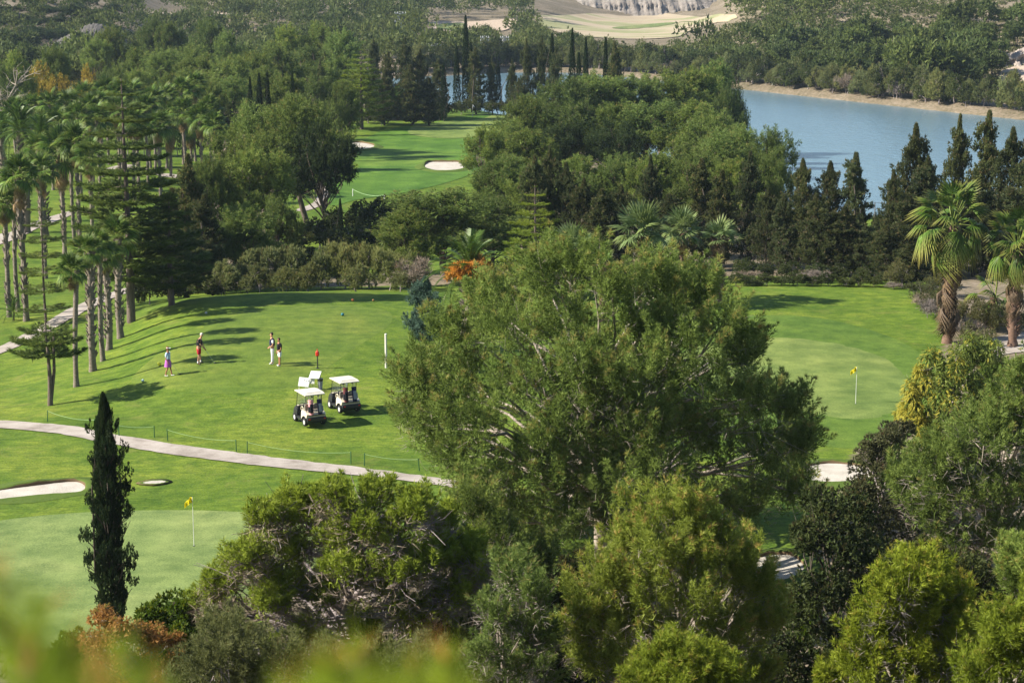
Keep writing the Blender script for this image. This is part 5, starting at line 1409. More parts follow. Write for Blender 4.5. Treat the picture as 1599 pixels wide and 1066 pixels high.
# ------------------------------------------------------------------ golf carts (front = +x, left = +y)
def golf_cart(px, py, heading, label):
    h = hit(px, py)
    o = thing('golf_cart', label, 'golf cart', (h[0], h[1], h[2] + .04), heading); o.scale = (.92, .92, .92)
    W = .59
    def chassis(bm):
        prism(bm, [(-.98, .30), (-1.02, .45), (-.90, .52), (-.30, .34), (.62, .32), (.95, .42), (1.13, .40), (1.15, .30), (1.05, .22), (-.90, .20)], -W + .03, W - .03, .03)
    part('chassis', MBlk, o, chassis)
    def rear(bm):
        prism(bm, [(-.92, .52), (-.95, .70), (-.62, .86), (-.16, .80), (-.10, .36), (-.30, .345), (-.38, .50), (-.52, .58), (-.70, .57), (-.84, .48)], -W + .01, W - .01, .035)
    part('rear_body', MCream, o, rear, False)
    def fend(bm):
        for s in (-1, 1):
            for k in range(9):
                a = R(-8 + k * 24.5); r = .31
                if k < 8:
                    a2 = R(-8 + (k + 1) * 24.5); x0, z0, x1, z1 = r * math.cos(a), r * math.sin(a), r * math.cos(a2), r * math.sin(a2)
                    cx, cz = -.62 + (x0 + x1) / 2, .27 + (z0 + z1) / 2
                    box(bm, (cx, s * (W - .05), cz), (.135, .17, .035), (0, -(math.atan2(z1 - z0, x1 - x0)), 0))
        box(bm, (-1.04, 0, .42), (.10, 2 * W - .02, .20), None, .03)
    part('rear_fender', MBlk, o, fend)
    def cowl(bm):
        prism(bm, [(.60, .34), (.56, .62), (.66, .86), (.80, .90), (1.00, .78), (1.14, .56), (1.16, .40), (1.0, .34)], -W + .05, W - .05, .05)
    part('front_cowl', MBlk, o, cowl)
    def cowltop(bm):
        prism(bm, [(.70, .885), (.80, .925), (1.02, .80), (1.165, .57), (1.13, .55), (.98, .76), (.80, .885)], -W + .14, W - .14, .01)
    part('hood_panel', MCream, o, cowltop)
    def dash(bm): box(bm, (.60, 0, .80), (.10, 1.0, .16), (0, .2, 0), .02)
    part('dashboard', MBlk, o, dash)
    part('floor', MBlk, o, lambda bm: box(bm, (.25, 0, .34), (.85, 1.04, .04)))
    part('seat', MSeat, o, lambda bm: box(bm, (-.22, 0, .80), (.48, 1.02, .14), None, .04))
    part('backrest', MSeat, o, lambda bm: (box(bm, (-.50, -.26, 1.06), (.10, .48, .34), (0, -.18, 0), .04), box(bm, (-.50, .26, 1.06), (.10, .48, .34), (0, -.18, 0), .04)))
    def arm(bm):
        for s in (-1, 1):
            pts = [Vector((-.45, s * .54, .84)), Vector((-.42, s * .55, 1.0)), Vector((-.30, s * .55, 1.06)), Vector((-.12, s * .55, 1.0)), Vector((-.05, s * .54, .84))]
            for a, b in zip(pts, pts[1:]): cyl(bm, a, b, .022, seg=8)
    part('armrests', MCream, o, arm)
    for s in (-1, 1):
        part('roof_post', MBlk, o, lambda bm, s=s: cyl(bm, (.72, s * .50, .86), (.52, s * .50, 1.76), .017, seg=8))
        part('roof_post', MBlk, o, lambda bm, s=s: cyl(bm, (-.62, s * .47, .84), (-.64, s * .47, 1.76), .022, seg=8))
    part('windscreen', MGlass, o, lambda bm: box(bm, (.625, 0, 1.30), (.008, .96, .86), (0, -.22, 0)))
    def roof(bm):
        prism(bm, [(-.86, 1.76), (-.84, 1.80), (-.60, 1.845), (.30, 1.865), (.66, 1.835), (.80, 1.77), (.78, 1.745), (-.82, 1.735)], -.60, .60, .03)
        box(bm, (-.12, 0, 1.862), (1.0, .86, .022), (0, -.02, 0), .01)
    part('roof', MRoof, o, roof)
    def wheelst(bm):
        c = Vector((.42, .27, .98)); q = Euler((0, -.7, 0)).to_matrix()
        pr = None
        for k in range(17):
            a = 2 * PI * k / 16; p = c + q @ Vector((0, .17 * math.cos(a), .17 * math.sin(a)))
            if pr: cyl(bm, pr, p, .014, seg=6)
            pr = p
        cyl(bm, c + Vector((.0, -.17, 0)), c + Vector((0, .17, 0)), .012, seg=6); cyl(bm, c, (.60, .27, .80), .02, seg=6)
    part('steering_wheel', MBlk, o, wheelst)
    part('scorecard_holder', MW, o, lambda bm: box(bm, (.53, .05, .98), (.02, .22, .16), (0, -.6, 0), .005))
    for sx, sy in ((.82, 1), (.82, -1), (-.62, 1), (-.62, -1)):
        wl_ = link('wheel', None, o, (sx, sy * (W - .07), .235)); wl_.empty_display_size = .1
        def tyre(bm):
            prof = [(.13, -.09), (.215, -.095), (.235, -.07), (.237, .0), (.235, .07), (.215, .095), (.13, .09)]
            n = 24; vs = [[bm.verts.new((r * math.cos(2 * PI * i / n), y, r * math.sin(2 * PI * i / n))) for r, y in prof] for i in range(n)]
            for i in range(n):
                for j in range(len(prof) - 1): bm.faces.new((vs[i][j], vs[i][j + 1], vs[(i + 1) % n][j + 1], vs[(i + 1) % n][j]))
        part('tyre', MTyre, wl_, tyre, True)
        part('rim', MHub, wl_, lambda bm, sy=sy: (cyl(bm, (0, -.08, 0), (0, .08, 0), .135, seg=20), cyl(bm, (0, sy * .08, 0), (0, sy * .10, 0), .05, .04, seg=12)))
    for s in (-1, 1):
        part('headlight', MHub, o, lambda bm, s=s: ball(bm, (1.13, s * .36, .60), (.03, .07, .04), 10))
        part('tail_light', MRed, o, lambda bm, s=s: box(bm, (-1.095, s * .45, .46), (.012, .10, .06), None, .004))
    part('bag_rack', MBlk, o, lambda bm: (box(bm, (-.86, 0, .66), (.34, 1.0, .03)), cyl(bm, (-.72, -.48, 1.02), (-.72, .48, 1.02), .018, seg=8), cyl(bm, (-.70, -.48, .66), (-.72, -.48, 1.02), .016, seg=8), cyl(bm, (-.70, .48, .66), (-.72, .48, 1.02), .016, seg=8)))
    return o
def golf_bag(cart, y, m1, m2, label, seed):
    M = cart.matrix_basis
    g = random.Random(seed)
    p = Matrix.Translation(cart.location) @ Euler((0, 0, cart.rotation_euler[2])).to_matrix().to_4x4() @ (Vector((-.92, y, .68)) * .92)
    o = thing('golf_bag', label, 'golf bag', p, cart.rotation_euler[2])
    o.scale = (.9, .9, .9)
    o.rotation_euler = (0, .16, cart.rotation_euler[2])
    part('bag_body', m1, o, lambda bm: (cyl(bm, (0, 0, 0), (0, 0, .80), .125, .145, 14), cyl(bm, (0, 0, .76), (0, 0, .84), .152, .150, 14)), False)
    part('pocket', m2, o, lambda bm: box(bm, (-.13, .02, .36), (.10, .19, .50), None, .04))
    part('pocket', m2, o, lambda bm: box(bm, (-.02, .13 * (1 if y > 0 else -1), .30), (.20, .08, .34), None, .03))
    for i in range(7):
        a = g.uniform(0, 6.28); r = g.uniform(.03, .10); x, yy = r * math.cos(a), r * math.sin(a); top = .98 + g.uniform(0, .16)
        def club(bm):
            cyl(bm, (x, yy, .5), (x * 1.5, yy * 1.5, top), .008, seg=6)
            if i < 3: ball(bm, (x * 1.5, yy * 1.5 + .02, top + .03), (.055, .06, .05), 8)
            else: box(bm, (x * 1.5 + .03, yy * 1.5, top + .02), (.08, .02, .05), (0, .3, 0), .008)
        part('club', MBlk if i in (0, 2) else (MWhiteC if i == 1 else MSil), o, club)
    return o
hd = R(180 - 62)
c1 = golf_cart(484, 661, hd, 'cream and black golf cart nearer to the path, pink towel on its bag')
c2 = golf_cart(538, 641, hd, 'cream and black golf cart parked farther back, beside the slanted white board')
golf_bag(c1, .26, MPink, MBlackC, 'golf bag with pink towel on the left of the nearer cart', 1)
golf_bag(c1, -.26, MNavy, MGrey, 'dark grey and navy golf bag on the right of the nearer cart', 2)
golf_bag(c2, .26, plain('maroon_cloth', (.12, .03, .03), .8), MBlackC, 'maroon and black golf bag on the left of the farther cart', 3)
golf_bag(c2, -.26, MNavy, MGrey, 'navy golf bag on the right of the farther cart', 4)

# ------------------------------------------------------------------ people
def skin_mesh(name, chains, mat, sub=2, root=0):
    """chains: list of lists of (xyz, radius); first vertex of a later chain may equal an existing vertex"""
    V = []; Rr = []; E = []; idx = {}
    for ch in chains:
        prev = None
        for p, r in ch:
            key = tuple(round(c, 4) for c in p)
            if key not in idx: idx[key] = len(V); V.append(p); Rr.append(r)
            i = idx[key]
            if prev is not None and prev != i: E.append((prev, i))
            prev = i
    me = bpy.data.meshes.new(name); me.from_pydata(V, E, [])
    o = bpy.data.objects.new(name, me); COL.objects.link(o)
    mo = o.modifiers.new('skin', 'SKIN'); mo.use_smooth_shade = True
    sv = me.skin_vertices[0].data if me.skin_vertices else None
    if sv is None:
        me.skin_vertices.new() if hasattr(me.skin_vertices, 'new') else None
        sv = me.skin_vertices[0].data
    for i, r in enumerate(Rr):
        sv[i].radius = r if isinstance(r, tuple) else (r, r); sv[i].use_root = (i == root)
    s = o.modifiers.new('sub', 'SUBSURF'); s.levels = sub; s.render_levels = sub
    dg = bpy.context.evaluated_depsgraph_get(); ev = o.evaluated_get(dg)
    nm = bpy.data.meshes.new_from_object(ev, depsgraph=dg)
    bpy.data.objects.remove(o); bpy.data.meshes.remove(me)
    nm.name = name; nm.materials.clear(); nm.materials.append(mat)
    nm.polygons.foreach_set('use_smooth', np.ones(len(nm.polygons), bool)); nm.update()
    return nm
def person(px, py, H, facing, label, arms, feet, clothes, hair, skin, hat=None, lean=0.0, headdown=0.0, build=1.0):
    """facing +x local. arms/feet: per side (left=+y) targets"""
    s = H / 1.75
    h = hit(px, py)
    o = thing('person', label, 'person', (h[0], h[1], h[2] + .035), facing)
    b = build
    def v(x, y, z): return (x * s + lean * max(0, z - .9) * s, y * s, z * s)
    pelvis = (v(0, 0, .95), (.12 * s * b, .15 * s * b)); belly = (v(.01, 0, 1.08), (.115 * s * b, .14 * s * b)); chest = (v(0, 0, 1.28), (.12 * s * b, .165 * s * b)); neckb = (v(0, 0, 1.44), (.075 * s, .10 * s))
    neck = (v(.015 + headdown * .02, 0, 1.50), .05 * s); head0 = (v(.02 + headdown * .03, 0, 1.58), (.075 * s, .068 * s)); head1 = (v(.025 + headdown * .05, 0, 1.67), (.088 * s, .075 * s)); head2 = (v(.01 + headdown * .06, 0, 1.73), (.06 * s, .055 * s))
    ch = [[pelvis, belly, chest, neckb, neck, head0, head1, head2]]
    sh = {}; hands = {}
    for sd_, (el, wr) in arms.items():
        S0 = v(0, sd_ * .17, 1.40); S1 = v(0, sd_ * .20, 1.35); EL = v(*el); WR = v(*wr)
        d = Vector(WR) - Vector(EL); d.normalize()
        palm = Vector(WR) + d * .07 * s
        ch.append([neckb, (S0, .055 * s), (S1, .05 * s), (EL, .038 * s), (WR, .026 * s), (tuple(palm), (.032 * s, .02 * s))])
        side = d.cross(Vector((1, 0, 0))) if abs(d.x) < .8 else d.cross(Vector((0, 0, 1))); side.normalize(); nrm = side.cross(d)
        for k, (off, ln) in enumerate(((-.03, .065), (-.010, .075), (.010, .07), (.03, .055))):
            a = palm + side * off * s + d * .02 * s; m = a + d * ln * .5 * s + nrm * .008 * s; e = m + d * ln * .4 * s + nrm * .03 * s
            ch.append([(tuple(palm), (.032 * s, .02 * s)), (tuple(a), .010 * s), (tuple(m), .009 * s), (tuple(e), .008 * s)])
        t0 = Vector(WR) + d * .03 * s - side * .035 * s; t1 = t0 + d * .035 * s - side * .015 * s + nrm * .02 * s
        ch.append([(WR, .026 * s), (tuple(t0), .011 * s), (tuple(t1), .009 * s)])
        hands[sd_] = palm; sh[sd_] = (S0, S1, EL, WR)
    legs = {}
    for sd_, (kn, an) in feet.items():
        HP = v(0, sd_ * .085, .90); KN = v(*kn); AN = v(*an)
        heel = (AN[0] - .04 * s, AN[1], .035 * s); toe = (AN[0] + .15 * s, AN[1] + sd_ * .03 * s, .03 * s)
        ch.append([pelvis, (HP, .085 * s * b), (KN, .052 * s), ((AN[0] * .6 + KN[0] * .4, AN[1] * .6 + KN[1] * .4, AN[2] + .23 * s), .048 * s), (AN, .034 * s), (heel, .03 * s)])
        ch.append([(AN, .034 * s), (toe, (.035 * s, .028 * s))])
        legs[sd_] = (HP, KN, AN, heel, toe)
    link('body', skin_mesh('person_body', ch, skin, 1), o)
    # clothing
    top_m, sl, bot_m, botkind, shoe_m, sock = clothes
    k = 1.14
    def rr(t, f=k): return tuple(q * f for q in t) if isinstance(t, tuple) else t * f
    tc_ = [[(v(0, 0, .98), rr(pelvis[1])), (belly[0], rr(belly[1])), (chest[0], rr(chest[1])), (neckb[0], rr(neckb[1], 1.05))]]
    for sd_ in (-1, 1):
        S0, S1, EL, WR = sh[sd_]; f = .62
        mid = tuple(S1[i] * (1 - f) + EL[i] * f for i in range(3))
        tc_.append([(neckb[0], rr(neckb[1], 1.05)), (S0, .066 * s), (S1, .066 * s), (mid, .062 * s)])
    link('shirt', skin_mesh('shirt', tc_, top_m), o)
    if sl is not None:      # sleeves of another colour
        for sd_ in (-1, 1):
            S0, S1, EL, WR = sh[sd_]; mid = tuple(S1[i] * .3 + EL[i] * .7 for i in range(3))
            link('sleeve', skin_mesh('sleeve', [[(S0, .068 * s), (S1, .070 * s), (mid, .068 * s)]], sl), o)
    bc = [[(v(0, 0, 1.02), rr(pelvis[1], 1.05)), (v(0, 0, .93), rr(pelvis[1], 1.12))]]
    if botkind == 'skirt':
        def sk(bm):
            n = 20; rings = [(1.03, .125, .15), (.93, .15, .18), (.75, .185, .215), (.58, .215, .245)]
            vs = [[bm.verts.new(v(rx * b * math.cos(2 * PI * i / n) * (1 + .04 * math.sin(i * 3.1)), ry * b * math.sin(2 * PI * i / n) * (1 + .04 * math.sin(i * 3.1)), z)) for i in range(n)] for z, rx, ry in rings]
            for a_, b_ in zip(vs, vs[1:]):
                for i in range(n): bm.faces.new((a_[i], a_[(i + 1) % n], b_[(i + 1) % n], b_[i]))
        part('skirt', bot_m, o, sk, True)
        part('belt', MBlackC, o, lambda bm: cyl(bm, v(0, 0, 1.01), v(0, 0, 1.05), .148 * s, .146 * s, 16))
    else:
        for sd_ in (-1, 1):
            HP, KN, AN, heel, toe = legs[sd_]
            if botkind == 'shorts':
                f = .92; e = tuple(HP[i] * (1 - f) + KN[i] * f for i in range(3)); bc.append([bc[0][1], (HP, .105 * s * b), (e, .085 * s)])
            else:
                bc.append([bc[0][1], (HP, .10 * s * b), (KN, .078 * s), ((AN[0], AN[1], AN[2] + .02 * s), .062 * s)])
        link('shorts' if botkind == 'shorts' else 'trousers', skin_mesh('lower_clothes', bc, bot_m), o)
    for sd_ in (-1, 1):
        HP, KN, AN, heel, toe = legs[sd_]
        link('shoe', skin_mesh('shoe', [[((AN[0] - .05 * s, AN[1], .05 * s), (.045 * s, .045 * s)), ((AN[0] + .05 * s, AN[1], .045 * s), (.045 * s, .04 * s)), ((toe[0] + .02 * s, toe[1], .04 * s), (.04 * s, .03 * s))]], shoe_m), o)
        if sock is not None: part('sock', sock, o, lambda bm, AN=AN: cyl(bm, (AN[0], AN[1], AN[2] - .02 * s), (AN[0], AN[1], AN[2] + .10 * s), .042 * s, .046 * s, 10), True)
    # hair, face
    hc = Vector(head1[0])
    def hairf(bm):
        bmesh.ops.create_uvsphere(bm, u_segments=16, v_segments=10, radius=1, matrix=Matrix.Translation(hc + Vector((-.015, 0, .03)) * s) @ Matrix.Diagonal((.098 * s, .088 * s, .098 * s, 1)))
        for q in list(bm.verts):
            if (q.co - hc).x > .035 * s and q.co.z < hc.z + .035 * s: bm.verts.remove(q)
            elif q.co.z < hc.z - (.075 if hair[1] == 'short' else .12) * s: bm.verts.remove(q)
    part('hair', hair[0], o, hairf, True)
    part('nose', skin, o, lambda bm: ball(bm, hc + Vector((.092, 0, -.02)) * s, (.018 * s, .012 * s, .02 * s), 8), True)
    for q in (-1, 1):
        part('eye', MBlackC, o, lambda bm, q=q: ball(bm, hc + Vector((.080, q * .03, .005)) * s, (.008 * s, .012 * s, .007 * s), 6))
        part('ear', skin, o, lambda bm, q=q: ball(bm, hc + Vector((0, q * .078, -.015)) * s, (.02 * s, .01 * s, .03 * s), 8))
    part('mouth', plain('lips', (.35, .10, .08), .5), o, lambda bm: ball(bm, hc + Vector((.082, 0, -.058)) * s, (.008 * s, .024 * s, .006 * s), 6))
    if hat == 'visor':
        part('visor', MWhiteC, o, lambda bm: (cyl(bm, hc + Vector((0, 0, .035)) * s, hc + Vector((0, 0, .068)) * s, .101 * s, .096 * s, 16), box(bm, hc + Vector((.12, 0, .042)) * s, (.10 * s, .13 * s, .012 * s), (0, .15, 0), .004)))
    M = Matrix.Translation(o.location) @ Matrix.Rotation(facing, 4, 'Z')
    return o, {k_: M @ p for k_, p in hands.items()}
def club_held(hand, foot, label, driver=True):
    o = thing('golf_club', label, 'golf club', (foot[0], foot[1], foot[2]))
    hv = Vector(hand) - Vector(foot); up = hv.normalized()
    part('shaft', MSil, o, lambda bm: cyl(bm, (0, 0, .03), hv, .006, .008, 6))
    part('grip', MBlk, o, lambda bm: cyl(bm, hv - up * .12, hv + up * .14, .013, .014, 8))
    part('club_head', MBlk, o, lambda bm: ball(bm, (.05, 0, .035), (.065, .05, .035), 10), True)
down = lambda sd_, fx=.03: ((-.02, sd_ * .26, 1.10), (fx, sd_ * .25, .86))
def gz(p, dx, dy=0):
    q = hit(*p); return (q[0] + dx, q[1] + dy, float(zt(q[0] + dx, q[1] + dy)) + .03)
# woman, left
o, h1 = person(263, 588, 1.66, R(-12), 'woman in white visor, light blue top and purple skirt walking on the tee', {1: ((-.05, .25, 1.10), (.06, .22, .90)), -1: ((-.02, -.25, 1.10), (.12, -.24, .88))},
  {1: ((.10, .10, .50), (.17, .11, .07)), -1: ((.02, -.10, .50), (-.14, -.10, .08))}, (MBlueC, None, MPurp, 'skirt', MWhiteC, None), (MHairR, 'long'), MSkinT, 'visor')
club_held(h1[1], gz((263, 588), .62, .0), 'dark-headed golf club trailing from the hand of the woman in the purple skirt')
o, h2 = person(311, 569, 1.78, R(-5), 'grey-haired man in black shirt and red shorts looking down at the tee', {1: ((.14, .20, 1.12), (.32, .05, .93)), -1: ((.14, -.20, 1.12), (.32, -.03, .90))},
  {1: ((.03, .13, .50), (.05, .17, .08)), -1: ((.03, -.13, .50), (-.02, -.17, .08))}, (MBlackC, None, MRedC, 'shorts', MBlk, MWhiteC), (MHairG, 'short'), MSkin, None, .16, 1.3, 1.12)
club_held((h2[1] + h2[-1]) / 2, gz((311, 569), .88, -.05), 'golf club resting before the man in red shorts')
o, h3 = person(426, 569, 1.80, R(-165), 'tall man in dark vest with white sleeves and long white trousers', {1: ((-.0, .24, 1.12), (.16, .10, .98)), -1: ((.0, -.24, 1.12), (.16, -.06, .96))},
  {1: ((.02, .10, .50), (.05, .12, .08)), -1: ((.0, -.09, .50), (-.03, -.10, .08))}, (MNavy, MWhiteC, MWhiteC, 'trousers', MWhiteC, None), (MHairD, 'short'), MSkin, None, 0, .3)
o, h4 = person(437, 572, 1.60, R(-150), 'shorter person in black top and white shorts beside the man in white trousers', {1: ((.0, .24, 1.10), (.16, .16, .92)), -1: ((-.02, -.23, 1.12), (.08, -.18, .94))},
  {1: ((.02, .10, .50), (.05, .11, .08)), -1: ((.0, -.09, .50), (-.01, -.10, .08))}, (MBlackC, None, MWhiteC, 'shorts', MWhiteC, None), (MHairD, 'short'), MSkinT, None, 0, .3, 1.05)

# ------------------------------------------------------------------ flags, boards, posts
def flag(px, py, H, label, mat, wind=-1, fpx=None, cup=True, scale=1.0):
    h = hit(px, py); o = thing('golf_flag', label, 'flag', (h[0], h[1], h[2] + .03))
    part('pole', MW if mat is not None else MW, o, lambda bm: cyl(bm, (0, 0, 0), (0, 0, H), .014 * scale, .009 * scale, 8))
    def fl(bm):
        n, m = 10, 5; V = []
        for i in range(n):
            for j in range(m):
                u = i / (n - 1); w_ = j / (m - 1)
                V.append(bm.verts.new((wind * (.02 + u * .28 + .03 * math.sin(u * 8)) * (1), .05 * math.sin(u * 9 + w_), H - .02 - w_ * .26 * (1 - .15 * u) - u * u * .26)))
        for i in range(n - 1):
            for j in range(m - 1): bm.faces.new((V[i * m + j], V[(i + 1) * m + j], V[(i + 1) * m + j + 1], V[i * m + j + 1]))
        bmesh.ops.solidify(bm, geom=bm.faces[:], thickness=.006)
    part('cloth', mat, o, fl, True)
    if cup: part('cup', MBlk, o, lambda bm: cyl(bm, (0, 0, .004), (0, 0, .012), .055, .055, 16))
    return o
f1 = flag(303, 853, 2.1, 'yellow flag on a thin pole on the near green left of the flat-topped pine', MYel)
f2 = flag(1336, 631, 2.05, 'yellow flag on the right-hand green', MYel)
f3 = flag(738, 184, 2.2, 'white flag on the far green', MWhiteC, 1, scale=2)
def post(px, py, H, r, mat, label, name='post', cat='post'):
    h = hit(px, py); o = link(name, None, None, tuple(h)); tag(o, label, cat)
    part('shaft', mat, o, lambda bm: cyl(bm, (0, 0, -.05), (0, 0, H), r, r * .92, 10)); part('cap', mat, o, lambda bm: ball(bm, (0, 0, H), (r, r, r * .5), 10)); return o
post(603, 574, 1.95, .07, plain('whitewashed_wood', (.66, .62, .56), .8, var=.2, scale=3), 'white marker post standing alone right of the farther golf cart')
post(1206, 133, 1.7, .12, MW, 'short white post on the far embankment of the lake')
def ballwasher():
    h = hit(496, 575); o = thing('ball_washer', 'red ball washer on a black post behind the slanted white board', 'ball washer', tuple(h))
    part('post', MBlk, o, lambda bm: (cyl(bm, (0, 0, 0), (0, 0, .72), .032, .032, 10), cyl(bm, (0, 0, 0), (0, 0, .03), .10, .10, 12)))
    part('body', MRed, o, lambda bm: (box(bm, (0, 0, .84), (.20, .17, .26), None, .05), cyl(bm, (0, 0, .95), (0, 0, 1.0), .10, .06, 12)))
    part('plunger', MRed, o, lambda bm: (cyl(bm, (0, 0, 1.0), (0, 0, 1.06), .012, .012, 8), ball(bm, (0, 0, 1.08), (.035, .035, .035), 10)))
ballwasher()
def board1():
    h = hit(475, 612); o = thing('notice_board', 'white easel board with small grey and green print, left of the slanted board', 'sign', tuple(h), R(-12)); o.scale = (.9, .9, .9)
    part('panel', MW, o, lambda bm: box(bm, (0, 0, .62), (.66, .025, .56), (R(-22), R(4), 0), .008))
    part('printed_mark', plain('grey_print', (.25, .25, .28)), o, lambda bm: (box(bm, (.03, -.03, .74), (.035, .004, .12), (R(-22), R(12), 0)), box(bm, (.07, -.032, .755), (.04, .004, .03), (R(-22), 0, 0))))
    part('printed_line', plain('green_print', (.05, .22, .12)), o, lambda bm: [box(bm, (-.13 + i * .06, .048, .50), (.045, .004, .055), (R(-22), 0, 0)) for i in range(5)])
    for x in (-.3, .3): part('leg', MW, o, lambda bm, x=x: cyl(bm, (x * 1.15, -.05, 0), (x * .8, .02, .75), .014, seg=8))
    part('rear_leg', MW, o, lambda bm: cyl(bm, (0, .42, 0), (0, .06, .8), .014, seg=8))
board1()
def board2():
    h = hit(492, 607); o = thing('score_stand', 'slanted white board on a stand between the easel board and the farther cart', 'stand', tuple(h), R(-10)); o.scale = (.9, .9, .9)
    part('panel', MW, o, lambda bm: box(bm, (0, .05, .86), (.66, .70, .03), (R(28), 0, 0), .008))
    part('front_panel', MW, o, lambda bm: box(bm, (-.16, -.16, .50), (.36, .02, .30), (R(-8), 0, 0), .005))
    for x, y in ((-.27, -.2), (.27, -.2), (-.27, .3), (.27, .3)): part('leg', MMet, o, lambda bm, x=x, y=y: cyl(bm, (x, y, 0), (x, y, .72 if y < 0 else .98), .016, seg=8))
    part('cross_bar', MMet, o, lambda bm: cyl(bm, (-.27, -.2, .25), (.27, -.2, .25), .012, seg=6))
    h2 = hit(494, 608); b = thing('litter_bin', 'small dark bin under the slanted white board', 'bin', (h2[0] + .22, h2[1] + .0, h2[2]))
    part('bin_body', MGrey, b, lambda bm: cyl(bm, (0, 0, 0), (0, 0, .5), .11, .14, 14)); part('bin_rim', MBlk, b, lambda bm: cyl(bm, (0, 0, .48), (0, 0, .62), .15, .16, 14))
board2()
def marker(px, py, mat, label, r=.09):
    h = hit(px, py); o = thing('tee_marker', label, 'tee marker', tuple(h))
    part('ball', mat, o, lambda bm: ball(bm, (0, 0, r * .95 + .03), (r, r, r * .9), 12), True); part('spike', MBlk, o, lambda bm: cyl(bm, (0, 0, -.02), (0, 0, .05), .02, .02, 8))
marker(249, 572, plain('yellow_paint', (.75, .72, .05), .4), 'yellow tee marker beside the woman in the purple skirt', .12)
marker(223, 597, plain('pale_blue_paint', (.45, .62, .60), .4), 'pale tee marker near the frond-shaped shadow')
marker(535, 494, plain('blue_paint', (.02, .16, .20), .4), 'dark blue tee marker toward the back of the tee', .11)
marker(551, 471, plain('orange_paint', (.45, .14, .03), .4), 'orange tee marker on the crest of the tee, left one', .10)
marker(583, 471, plain('brown_paint', (.30, .16, .05), .4), 'small brown marker on the crest of the tee, right one', .08)
marker(322, 491, plain('grey_paint', (.40, .42, .42), .4), 'grey tee marker at the upper left corner of the tee')
def rope(pts, label, tall=.62, pm=MGreenP, sag=.12, r=.026, rr=.009):
    hs = [hit(*p) for p in pts]; o = thing('rope_barrier', label, 'rope barrier', tuple(hs[0]))
    base = np.array(hs[0]); g = random.Random(pts[0][0])
    tops = []
    for h in hs:
        q = np.array(h) - base; lx, ly = g.uniform(-.06, .06), g.uniform(-.03, .03)
        part('stake', pm, o, lambda bm, q=q: cyl(bm, q - (0, 0, .05), q + (lx, ly, tall), r, r * .9, 8)); tops.append(q + (lx, ly, tall - .05))
    for a, b in zip(tops, tops[1:]):
        T = TubeSet(); L = np.linspace(0, 1, 12)[:, None]; P_ = a + (b - a) * L; P_[:, 2] -= sag * 4 * (L * (1 - L))[:, 0] * np.linalg.norm(b - a) * .3
        T.tube(P_, rr, 5); link('rope', T.mesh('rope', MRope), o)
rope([(74, 658), (150, 672)], 'sagging rope between green stakes beside the path, left of the dark cypress')
rope([(186, 681), (241, 683)], 'rope and stake beside the path just right of the dark cypress')
rope([(262, 688), (369, 705)], 'long rope between two green stakes beside the path, below the nearest palms')
rope([(386, 708), (548, 724)], 'longest rope beside the path, below the two golf carts')
rope([(569, 727), (655, 735)], 'rope running from a stake into the left side of the central pine')
rope([(551, 307), (600, 316)], 'pale rope on a white stake at the near end of the far fairway', .9, MW, .2, .05, .03)
# lake fence in the gap
def wire_fence():
    a = hit(1322, 332); Y = 176
    o = thing('wire_fence', 'thin wire fence by the lake seen through the gap in the cypress row', 'fence', tuple(at(1330, 334, Y)))
    base = np.array(o.location)
    z0 = float(zt(base[0], Y)); o.location = (base[0], Y, z0)
    tz = at(1340, 316, Y)[2] - z0
    for i in range(5): part('post', MMet, o, lambda bm, i=i: cyl(bm, (i * 1.3 - .5, 0, -.1), (i * 1.3 - .5, 0, tz), .04, .04, 8))
    for k in range(3): part('wire', MMet, o, lambda bm, k=k: cyl(bm, (-.5, 0, tz * (1 - .12 * k)), (4.7, 0, tz * (1 - .12 * k) - .1), .018, .018, 6))
wire_fence()
# power pylons
def pylon(px, top, base, Y, label, wpx=18, arms=3):
    P_ = at(px, top, Y); z0 = float(zt(P_[0], Y)); H = P_[2] - z0; m = mpp(Y)
    o = thing('power_pylon', label, 'power pylon', (P_[0], Y, z0 - .1)); w_ = wpx * m / 2
    mm = plain('galvanised_steel', (.30, .31, .32), .5, .4, .3)
    def mast(bm):
        for sx in (-1, 1):
            for sy in (-1, 1): cyl(bm, (sx * .42, sy * .42, 0), (sx * .16, sy * .16, H), .14, .10, 5)
        n = int(H / 1.3)
        for i in range(n):
            a = i / n; b_ = (i + 1) / n; ra = .42 - .26 * a; rb = .42 - .26 * b_; s_ = 1 if i % 2 else -1
            cyl(bm, (-s_ * ra, -ra, a * H), (s_ * rb, -rb, b_ * H), .06, seg=4); cyl(bm, (ra, -s_ * ra, a * H), (rb, s_ * rb, b_ * H), .06, seg=4)
    part('mast', mm, o, mast)
    for k in range(arms):
        z = H - .15 - k * (w_ * .75)
        part('cross_arm', mm, o, lambda bm, z=z: (box(bm, (0, 0, z), (w_ * 2, .16, .16)), cyl(bm, (-w_, 0, z), (0, 0, z + .5), .06, seg=4), cyl(bm, (w_, 0, z), (0, 0, z + .5), .06, seg=4)))
        for x in (-1, -.5, .5, 1): part('insulator', MHub, o, lambda bm, x=x, z=z: cyl(bm, (x * w_ * .97, 0, z + .1), (x * w_ * .97, 0, z + .5), .10, .08, 6))
pylon(625, 20, 70, 560, 'tallest lattice pylon, above the cypresses left of the distant water', 17)
pylon(679, 70, 92, 480, 'low broad pylon among the trees left of the needle-thin cypress', 19)
pylon(757, 58, 92, 490, 'left one of two matching pylons right of the needle-thin cypress', 13)
pylon(788, 58, 105, 486, 'right one of two matching pylons right of the needle-thin cypress', 13)
pylon(474, 0, 22, 800, 'distant thin pylon at the top edge of the picture', 10, 2)
